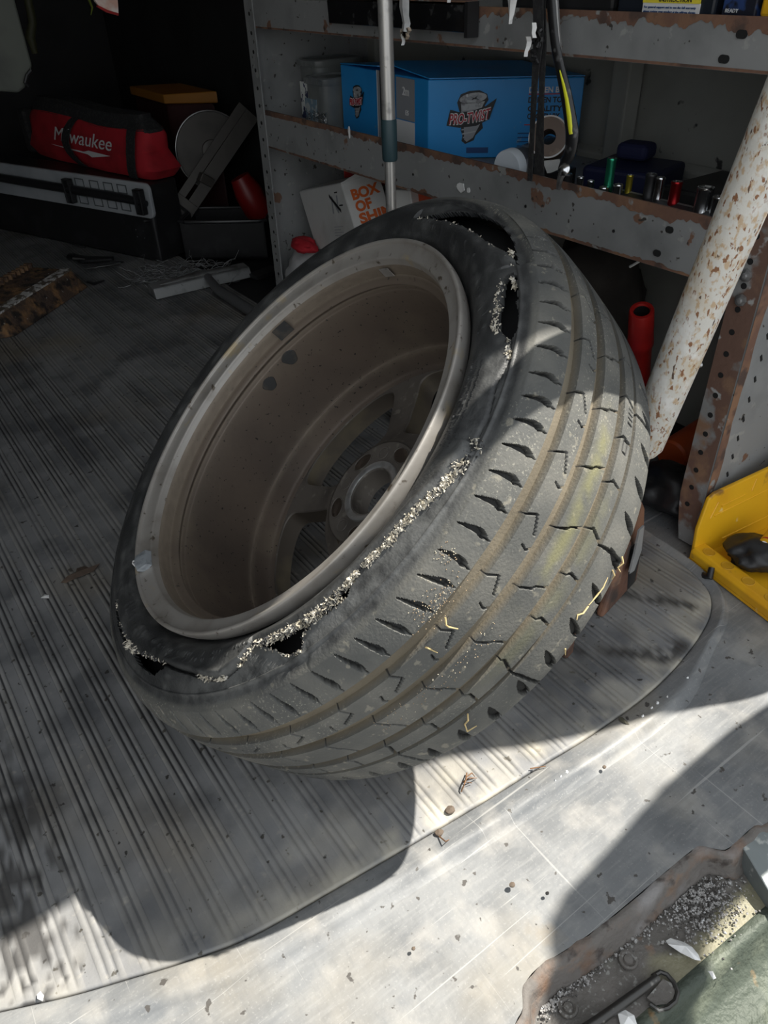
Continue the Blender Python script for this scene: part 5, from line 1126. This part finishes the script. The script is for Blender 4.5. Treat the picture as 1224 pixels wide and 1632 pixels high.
b = B(); b.lathe(gc, nv_, [(.0, .014), (.012, .013), (.018, .008), (.034, .006), (.036, 0)], n=24); b.obj('arbor_cap', M_mag, sw, smooth=True)
b = B(); b.box(sp(Ls*.35, ww*.42, .012), (.05, .03, .03), Matrix.Rotation(.6, 3, 'Y')); b.obj('depth_bracket', M_mag, sw, bevel=.003)
ra = pl(402, 318, 1, 2.60); b = B(); b.lathe(ra, Vector((.35, -.2, -.9)), [(0, -.09), (.035, -.085), (.050, -.03), (.050, .04), (.035, .08), (0, .085)], n=28); b.obj('red_motor', mk('saw_red', (.22, .008, .008), rough=.4), sw, smooth=True)
tr1, tr2 = fl(258, 352, .135), fl(420, 350, .135)
te = (tr2-tr1); te.z = 0; Lt = te.length; te.normalize(); tb_ = Vector((-te.y, te.x, 0)); tb_ = tb_ if tb_.y > 0 else -tb_
ty_ = thing('black_tray', 'deep black plastic tray with a rolled rim under the circular saw', 'tray', (tr1.x, tr1.y, 0))
tr1 = tr1+te*.06; Lt -= .06
def tr(x, d, z): return Vector((tr1.x, tr1.y, z))+te*x+tb_*d*.5
for nm, x0_, d0_, x1_, d1_ in (('tray_wall', 0, 0, Lt, .006), ('tray_wall', 0, .34, Lt, .346), ('tray_wall', 0, 0, .006, .346), ('tray_wall', Lt-.006, 0, Lt, .346), ('tray_floor', 0, 0, Lt, .346)):
    zt = .130 if nm == 'tray_wall' else .010
    b = B(); q4 = [(x0_, d0_), (x1_, d0_), (x1_, d1_), (x0_, d1_)]; b.hexa([tr(x, d, .004) for x, d in q4], [tr(x, d, zt) for x, d in q4]); b.obj(nm, M_black, ty_)
b = B(); cor = [(.02, -.004), (Lt-.02, -.004), (Lt+.004, .02), (Lt+.004, .33), (Lt-.02, .35), (.02, .35), (-.004, .33), (-.004, .02), (.02, -.004)]; b.tube([tr(x, d, .130) for x, d in cor], .0065, n=8); b.obj('rolled_rim', mk('black_rim', (.022, .022, .024), rough=.3), ty_, smooth=True)

# ------------------------------------------------------------------ things on the mat, far side
# rusty comb-edged block
M_crust = mk('crusted_rust', (.075, .048, .034), [((.24, .13, .055), 22, .50, .66, 6), ((.018, .014, .012), 34, .50, .62, 5), ((.30, .28, .25), 60, .68, .72, 3)], rough=.85, bump=(90, .8, .004))
M_tooth = mk('rusty_tooth', (.20, .115, .06), [((.06, .035, .025), 60, .5, .6, 4)], rough=.8)
rb = thing('comb_scraper', 'rust-crusted comb-edged block with a whitish strip down its middle, on the mat at the left', 'scraper', fl(70, 500))
fA, fB = fl(37, 531, 0), fl(143, 459, 0); fd = (fB-fA).normalized(); fbk = Vector((-fd.y, fd.x, 0)); fbk = fbk if fbk.y > 0 else -fbk
Lr = (fB-fA).length+.16; fA2 = fA-fd*.10
def cb(x, d, z): return fA2+fd*x+fbk*d+Vector((0, 0, z))
xN, xF = .10+.0, .10+(fB-fA).length
hS = .062
tpn = fl(120, 425, hS); tpf = fl(4, 497, hS)
dS = (tpn-fA2).dot(fbk)
tb2 = fl(94, 399, hS+.012); dB = (tb2-fA2).dot(fbk)
xE = xF-.01
b = B(); b.hexa([cb(0.07, .004, .003), cb(xE+.01, .004, .003), cb(xE+.01, dB, .003), cb(0.07-.12, dB, .003)], [cb(.07-.02, dS, hS), cb(xE, dS, hS), cb(xE-.02, dB, hS+.010), cb(.07-.14, dB, hS+.010)]); b.obj('block', M_crust, rb, bevel=.003)
b = B(); b.hexa([cb(-.10, dS-.002, hS-.002), cb(xE+.002, dS-.002, hS-.002), cb(xE-.002, dS+.028, hS+.001), cb(-.10, dS+.028, hS+.001)], [cb(-.10, dS-.002, hS+.003), cb(xE+.002, dS-.002, hS+.003), cb(xE-.002, dS+.028, hS+.005), cb(-.10, dS+.028, hS+.005)])
b.obj('pale_strip', mk('chipped_white_strip', (.50, .49, .47), [((.10, .08, .06), 45, .47, .52, 5), ((.62, .62, .6), 70, .60, .66, 3)], rough=.7), rb)
for i in range(26):
    x = -.10+i*(xE+.09)/26; b = B(); b.box(cb(x, dB+.002, hS+.014), (.0100, .024, .020), Matrix.Rotation(math.atan2(fd.y, fd.x)+.3, 3, 'Z')); b.obj('tooth', M_tooth, rb)
# knife / chrome bits by the block
kn = thing('utility_knife', 'black and chrome folding tool on the mat beside the comb-edged block', 'tool', fl(160, 430))
b = B(); b.tube([fl(134, 429, .012), fl(160, 424, .016), fl(190, 419, .016), fl(197, 418, .014)], [.004, .007, .009, .004], n=10, flat=.5); b.obj('blade', M_chrome, kn, smooth=True)
b = B(); b.tube([fl(112, 408, .02), fl(135, 414, .02), fl(180, 412, .02)], [.016, .020, .012], n=10, flat=.6); b.obj('handle', M_black, kn, smooth=True)
for q4 in (((116, 391, .05), (136, 394, .05)), ((116, 412, .03), (136, 413, .03))):
    b = B(); b.tube([fl(*q4[0]), fl(*q4[1])], [.004, .003], n=8); b.obj('bright_edge', M_chrome, kn, smooth=True)
b = B(); b.tube([fl(140, 449, .006), fl(150, 452, .006), fl(166, 447, .006)], [.006, .010, .004], n=8, flat=.5); tag(b.obj('black_scrap', M_black), 'small black scrap on the mat right of the comb-edged block', 'scrap')
# T-shaped squeegee
sq = thing('squeegee', 'grey metal T-shaped squeegee lying on the mat, handle toward the wheel', 'squeegee', fl(330, 450))
a1_, a2_ = fl(249, 474, .012), fl(402, 438, .012); dq = (a2_-a1_).normalized(); bq_ = Vector((-dq.y, dq.x, 0)); bq_ = bq_ if bq_.y > 0 else -bq_
b = B(); Lq = (a2_-a1_).length; q_ = Vector((a1_.x, a1_.y, .004)); b.prism([q_, q_+dq*Lq, q_+dq*Lq+bq_*.018+UZ*.016, q_+dq*Lq+bq_*.050+UZ*.016][0:0] or [q_, q_+bq_*.014+UZ*.030, q_+bq_*.062+UZ*.034, q_+bq_*.075+UZ*.0], dq*Lq); b.obj('channel', mk('dull_zinc', (.26, .265, .265), [((.10, .10, .10), 20, .5, .7, 4)], rough=.45, metal=.3), sq, bevel=.003)
b = B(); b.tube([q_+dq*.03+bq_*.036+UZ*.032, q_+dq*Lq*.5+bq_*.036+UZ*.036, q_+dq*(Lq*.93)+bq_*.036+UZ*.032], [.005, .018, .005], n=12, flat=.5); b.obj('raised_rib', M_steel, sq, smooth=True)
m0 = q_+dq*Lq*.55+bq_*.012+UZ*.030; m1 = fl(347, 462, .024); m2 = fl(430, 515, .024)
b = B(); b.tube([m0, m1, m1+(m2-m1)*.15, m2], [.012, .015, .0165, .0165], n=16); b.obj('handle', mk('dark_tube', (.10, .102, .105), rough=.5), sq, smooth=True)
# tangle of wire
b = B()
for i in range(150):
    c_ = fl(random.uniform(205, 345), random.uniform(422, 452), .01); a_ = random.uniform(0, 6.28); pts = [c_]; zz_ = .006
    for k in range(5):
        a_ += random.gauss(0, .7); zz_ = min(max(zz_+random.gauss(0, .010), .004), .05); c_ = Vector((c_.x+.020*math.cos(a_), c_.y+.020*math.sin(a_), zz_)); pts.append(c_)
    b.tube(pts, .0009, n=3, caps=False)
o_ = b.obj('wire_tangle', mk('grey_wire', (.22, .225, .23), rough=.5, metal=.4)); tag(o_, 'tangle of thin grey wire bristles behind the squeegee', 'wire'); o_['kind'] = 'stuff'
for (px, py), lab in (((365, 440), 'flat dark plate behind the squeegee bar'),):
    c_ = fl(405, 440); b = B(); b.box((c_.x+.03, c_.y-.02, .010), (.10, .05, .012), Matrix.Rotation(.2, 3, 'Z')); tag(b.obj('dark_plate', M_black), lab, 'plate')

# ------------------------------------------------------------------ yellow tray at the right edge
yc = thing('yellow_tray', 'bright yellow plastic tray with an upright back at the right edge', 'tray', (1.05, .45, 0))
Yz = 0.0
nA = fl(1098, 887, .004); nB = fl(1224, 984, .004)
dF = (nB-nA); dF.z = 0; dF.normalize(); iF = Vector((-dF.y, dF.x, 0)); iF = iF if iF.x > 0 else -iF
nA = Vector((nA.x, nA.y, -.003))
def yt(a, i, z): return nA+dF*a+iF*i+Vector((0, 0, z))
LA = .26
b = B()
b.hexa([yt(0, 0, 0), yt(LA, 0, 0), yt(LA, .34, 0), yt(0, .34, 0)], [yt(0, 0, .005), yt(LA, 0, .005), yt(LA, .34, .005), yt(0, .34, .005)]); b.obj('tray_base', M_yellow, yc)
b = B(); b.prism([yt(0, 0, .004), yt(0, -.001, .020), yt(0, .006, .026), yt(0, .030, .026), yt(0, .033, .022), yt(0, .033, .004)], dF*LA); b.obj('front_rail', M_yellow, yc, bevel=.003, seg=3)
for a_ in (.022, .062, .105, .15):
    b = B(); b.lathe(yt(a_, .018, .0262), UZ, [(.0105, .0), (.0100, .0006), (.0085, .0002), (.0075, -.0), (.0, -.0)], n=20); b.obj('round_dimple', mk('yellow_shade', (.52, .27, .012), rough=.5) if 'yellow_shade' not in bpy.data.materials else bpy.data.materials['yellow_shade'], yc)
# upright back panel, at the far end, leaning back
Wb = .36
def yb_(i, z): return yt(.004-z*.10, .010+i, z)
pn = (yb_(1, 0)-yb_(0, 0)).cross(yb_(0, 1)-yb_(0, 0)).normalized()
def onback(px, py):
    v = Vector(ray(px, py)); o = Vector(CAM); return o+v*((yb_(0, 0)-o).dot(pn)/v.dot(pn))
b = B(); b.prism([yb_(-.004, .004), yb_(.45, .004), onback(1310, 706), onback(1224, 748), onback(1140, 787), onback(1130, 796), onback(1112, 845)], -dF*.007); b.obj('back_panel', M_yellow, yc, bevel=.002)
for q4 in (((1138, 822), (1224, 780)), ((1145, 800), (1132, 826)), ((1150, 858), (1224, 822)), ((1206, 762), (1198, 782)), ((1150, 806), (1188, 788))):
    b = B(); b.tube([onback(*q4[0])+dF*.0002, onback(*q4[1])+dF*.0002], .0018, n=6); b.obj('moulded_rib', M_yellow, yc)
for (i0_, z0_, i1_, z1_) in ():
    b = B(); p_, q_ = yb_(i0_, z0_)+dF*.0012, yb_(i1_, z1_)+dF*.0012; b.tube([p_, q_], .0022, n=6); b.obj('moulded_rib', M_yellow, yc)
b = B(); b.tube([yt(.050, -.003, .021), yt(.058, -.012, .010), yt(.050, -.012, .004), yt(.036, -.006, .003)], [.005, .006, .006, .003], n=10); tag(b.obj('black_strap_end', M_black, smooth=True), 'short black strap loop hooked over the yellow tray front', 'strap')
lump('black_object', 'black rubbery tool part lying in the yellow tray', 'tool', (0, 0, 0), (1, 1, 1), M_black, 2) if False else None
c_ = fl(1205, 890, .03); lump('black_part', 'black lumpy rubber part lying in the yellow tray', 'tool part', (c_.x+.02, c_.y, .030), (.062, .042, .026), M_black, 21, rot=-.5)
b = B(); p_ = fl(1218, 868, .055); b.tube([p_, p_+Vector((.05, .01, .0))], [.010, .011], n=16); o_ = thing('small_canister', 'little white, red and yellow canister end in the yellow tray', 'canister', p_); b.obj('canister_body', M_yellow, o_, smooth=True)
b = B(); b.lathe(p_, Vector((-.9, -.3, .3)), [(0, .002), (.006, .002), (.0075, 0)], n=14); b.obj('white_cap', M_white, o_); b = B(); b.lathe(p_+Vector((.004, 0, 0)), Vector((1, .2, 0)), [(.0105, 0), (.0108, .004)], n=16); b.obj('red_band', M_reddark, o_)

# ------------------------------------------------------------------ latch recess details
RZ = -.0385
hk = thing('latch_rod', 'dark bent latch rod lying in the rusty recess at the bottom', 'latch', fl(1000, 1600, RZ))
b = B(); b.tube([fl(925, 1645, RZ+.008), fl(960, 1622, RZ+.009), fl(1010, 1586, RZ+.010), fl(1048, 1558, RZ+.011)], [.0052, .0052, .0050, .0044], n=12); b.obj('rod', mk('oily_steel', (.06, .058, .055), [((.24, .23, .21), 60, .58, .68, 4)], rough=.35, metal=.6), hk, smooth=True)
b = B(); lp_ = [(1040, 1556), (1052, 1549), (1063, 1553), (1074, 1566), (1080, 1582), (1076, 1596), (1064, 1606), (1050, 1610), (1036, 1600)]; b.tube([fl(x, y, RZ+.004) for x, y in lp_], [.0026]*9, n=8); b.obj('loop', bpy.data.materials['oily_steel'], hk, smooth=True)
b = B(); b.prism([fl(x, y, RZ+.001) for x, y in ((1030, 1592), (1056, 1562), (1072, 1570), (1076, 1590), (1062, 1602), (1044, 1604))], (0, 0, .003)); b.obj('keeper_plate', M_recess, hk)
for i, (x, y) in enumerate(((1001, 1530), (905, 1606))):
    b = B(); b.lathe(fl(x, y, RZ+.001), UZ, [(.0105, 0), (.0100, .0022), (.0080, .0026), (.0055, .0010), (.0045, .0030), (0, .0034)], n=24); tag(b.obj('rivet', M_recess, smooth=True), ['round rivet in the recess nearer the white chip', 'round rivet in the recess nearest the bottom left'][i], 'rivet')
b = B(); n_ = 0
while n_ < 1500:
    x, y = random.gauss(1110, 32), random.gauss(1432, 30)
    if random.random() < .35: x, y = 860+random.random()*200, 0; y = 1600-(x-860)*.86+random.gauss(14, 10)
    p = fl(x, y, RZ+.0025); r = abs(random.gauss(.0008, .0005))+.0004
    if p.y > ysill(p.x)-.022: continue
    b.box(p, (r, r*1.3, r), Matrix.Rotation(random.random()*3, 3, Vector((random.random(), random.random(), 1)))); n_ += 1
o_ = b.obj('gravel', mk('fine_gravel', (.30, .29, .28), [((.07, .065, .06), 160, .48, .58, 2), ((.5, .5, .5), 230, .60, .66, 2)], rough=.8)); tag(o_, 'fine grey grit heaped in the latch recess', 'grit'); o_['kind'] = 'stuff'
def chip(label, pix, z, th=.0025, mat=M_white, name='paint_chip', cat='paint chip', grp=None, curl=.004):
    P_ = [fl(x, y, z) for x, y in pix]; c_ = sum(P_, Vector())/len(P_); b = B(); n = len(P_)
    vs = [p+UZ*(curl*random.random()) for p in P_]+[c_+UZ*th*1.6]; lo_ = [p+UZ*(v.z-p.z-.0008) for p, v in zip(P_, vs)]+[c_]
    b.add(vs+lo_, [(i, (i+1) % n, n) for i in range(n)]+[(n+1+(i+1) % n, n+1+i, 2*n+1) for i in range(n)]+[(i, n+1+i, n+1+(i+1) % n, (i+1) % n) for i in range(n)])
    return tag(b.obj(name, mat), label, cat, grp)
chip('largest white paint chip, lying in the latch recess', [(1061, 1500), (1068, 1496), (1090, 1503), (1102, 1512), (1112, 1524), (1115, 1534), (1106, 1533), (1085, 1519), (1064, 1508)], RZ+.003, .006, curl=.006)
chip('small white chip on the bright ridge beside the largest chip', [(1128, 1549), (1135, 1550), (1141, 1560), (1136, 1562)], RZ+.006)
chip('white paint chip at the bottom edge beside the latch rod', [(984, 1615), (996, 1611), (1010, 1620), (1016, 1640), (990, 1640)], RZ+.004, .005)
for i, (x, y, s) in enumerate(((893, 1240, 5), (902, 1233, 5), (884, 1247, 3.5), (1047, 1122, 4), (1095, 1083, 3), (1024, 1143, 3), (1038, 1130, 2.6), (1063, 1113, 2.6))):
    chip(['white crumb by the mat edge, the middle one of three', 'upper white crumb of the three by the mat edge', 'lower white crumb of the three by the mat edge', 'white crumb on the shaded mat edge, the biggest there', 'white crumb furthest up the shaded mat edge', 'tiny white crumb left of the biggest shaded one', 'tiny white crumb touching the biggest shaded one', 'tiny white crumb right of the biggest shaded one'][i],
         [(x+s*math.cos(t)*random.uniform(.7, 1.2), y+s*.8*math.sin(t)*random.uniform(.7, 1.2)) for t in np.linspace(0, 6.28, 7)[:-1]], .001, .004, name='white_crumb', cat='crumb')
chip('bright white dab beside the mat edge at the lower left', [(60, 1586), (66, 1582), (71, 1588), (68, 1596), (61, 1594)], .0005, .002, name='white_dab', cat='dab')
# leaf and small bits on the mat
M_leaf = mk('dry_leaf', (.085, .060, .045), [((.14, .10, .07), 60, .5, .7, 4)], rough=.8)
lp_ = [(97, 929), (108, 921), (122, 914), (123, 907), (135, 905), (146, 906), (160, 901), (150, 911), (136, 918), (120, 924), (106, 929)]
chip('curled brown dry leaf on the mat left of the wheel', lp_, .003, .004, mat=M_leaf, name='dry_leaf', cat='leaf', curl=.005)
chip('small pale chip on the mat below the dry leaf', [(66, 955), (72, 949), (79, 951), (79, 955)], .002, .003, name='paint_chip', mat=M_paper)
chip('olive dead leaf at the mat edge right of the wheel', [(986, 1143), (992, 1144), (1000, 1151), (1004, 1157), (996, 1154), (988, 1149)], .002, .002, mat=mk('olive_leaf', (.07, .065, .045), rough=.8), name='dead_leaf', cat='leaf', curl=.002)
M_straw = mk('dry_straw', (.50, .38, .18), rough=.7)
def straw(label, pts, r=.0007, mat=M_straw, grp=None, nm='straw'):
    b = B(); b.tube([Vector(p) for p in pts], [r]*(len(pts)-1)+[r*.5], n=5); return tag(b.obj(nm, mat), label, 'straw' if nm == 'straw' else 'twig', grp)
M_twig = mk('brown_twig', (.16, .08, .035), rough=.8)
for i, pp in enumerate(([(735, 1262), (740, 1250), (744, 1238), (752, 1232), (757, 1238)], [(744, 1232), (741, 1246), (752, 1248)], [(738, 1246), (748, 1240), (760, 1240)], [(700, 1333), (710, 1341), (716, 1338)], [(845, 1225), (870, 1221)])):
    straw(['curled brown twig standing on the sunlit mat', 'short twig crossing the curled one on the sunlit mat', 'side twig pointing right from the curled one', 'tiny twig by the dark pebble nearest the metal sill', 'pale twig by the mat edge near the white crumbs'][i], [fl(x, y, .003+(.008 if 0 < k < len(pp)-1 else 0)) for k, (x, y) in enumerate(pp)], .0009, M_twig, nm='twig')
for i, (x, y, s) in enumerate(((717, 1292, 7), (700, 1328, 6), (963, 1223, 3), (816, 1411, 4), (659, 1512, 2.5), (872, 1424, 2.5))):
    p = fl(x, y, .001); m_ = M_hole if i == 5 else mk('pebble_brown', (.10, .075, .055), rough=.8) if i == 0 else bpy.data.materials['pebble_brown']
    bm = bmesh.new(); bmesh.ops.create_icosphere(bm, subdivisions=2, radius=1)
    r = s*.00078
    for v in bm.verts: v.co = Vector((v.co.x*r*1.2, v.co.y*r, v.co.z*r*.55))*(1+.25*noise.noise(v.co*2+Vector((i, 0, 0))))+p+Vector((0, 0, r*.3))
    me = bpy.data.meshes.new('pebble'); bm.to_mesh(me); bm.free(); me.materials.append(m_); o_ = link('pebble', me)
    tag(o_, ['brown pebble upper of two on the sunlit mat', 'brown pebble lower of two on the sunlit mat', 'tiny pebble by the white crumbs', 'brown pebble on the rust-stained sill', 'tiny pebble on the bright sill, lower middle', 'tiny dark pebble on the sill beside the shadow'][i], 'pebble')
# grass clinging to the tread
def tp(th, y, lift=.001): return wp(th, float(np.interp(-y, -cp[:, 0], cp[:, 1]))+lift, y)
gr_ = [([(-83.2, -.058), (-83.9, -.062), (-84.0, -.068), (-83.4, -.075)], .004, 'yellow curl of dry grass stuck in the first tread groove'),
       ([(-88.3, -.066), (-88.0, -.080)], .001, 'pale straight straw lying across the second tread rib'),
       ([(-60.0, -.219), (-60.9, -.222), (-61.8, -.222), (-62.2, -.226)], .006, 'long dry stalk hanging off the far tread edge'),
       ([(-62.8, -.214), (-63.3, -.219), (-63.9, -.223)], .004, 'short stalk below the long one on the far tread edge'),
       ([(-64.2, -.213), (-65.9, -.214), (-67.6, -.212), (-69.6, -.207)], .001, 'long yellow stalk lying along the far tread shoulder'),
       ([(-69.8, -.207), (-71.2, -.203), (-71.9, -.199), (-72.6, -.200)], .003, 'frayed pale stalk end beside a far shoulder slot'),
       ([(-77.2, -.219), (-78.0, -.226)], .003, 'stub of straw poking off the far edge lower down'),
       ([(-94.2, -.176), (-95.0, -.182), (-96.2, -.188), (-97.0, -.198), (-95.6, -.204)], .004, 'pale looped stalk near the bottom of the tread')]
for pts, lf, lab in gr_: straw(lab, [tp(a_, b2, lf*(.4+.6*(k % 2))) for k, (a_, b2) in enumerate(pts)], .0009)
b = B()
for _ in range(230):
    if random.random() < .3: a_, y_ = random.gauss(-76.0, .9), random.gauss(-.026, .004)
    else: a_, y_ = random.gauss(-82.5, 2.0), random.gauss(-.044, .006)
    if random.random() < .35: a_, y_ = random.uniform(-104, -80), random.uniform(-.125, -.10)
    p = tp(a_, y_, .0004); b.box(p, (.0006, .0008, .0006), Matrix.Rotation(random.random()*3, 3, 'Z'))
o_ = b.obj('grit_on_tread', mk('tan_grit', (.30, .22, .14), [((.5, .46, .36), 200, .5, .6, 2)], rough=.9), wheel); o_['kind'] = 'stuff'
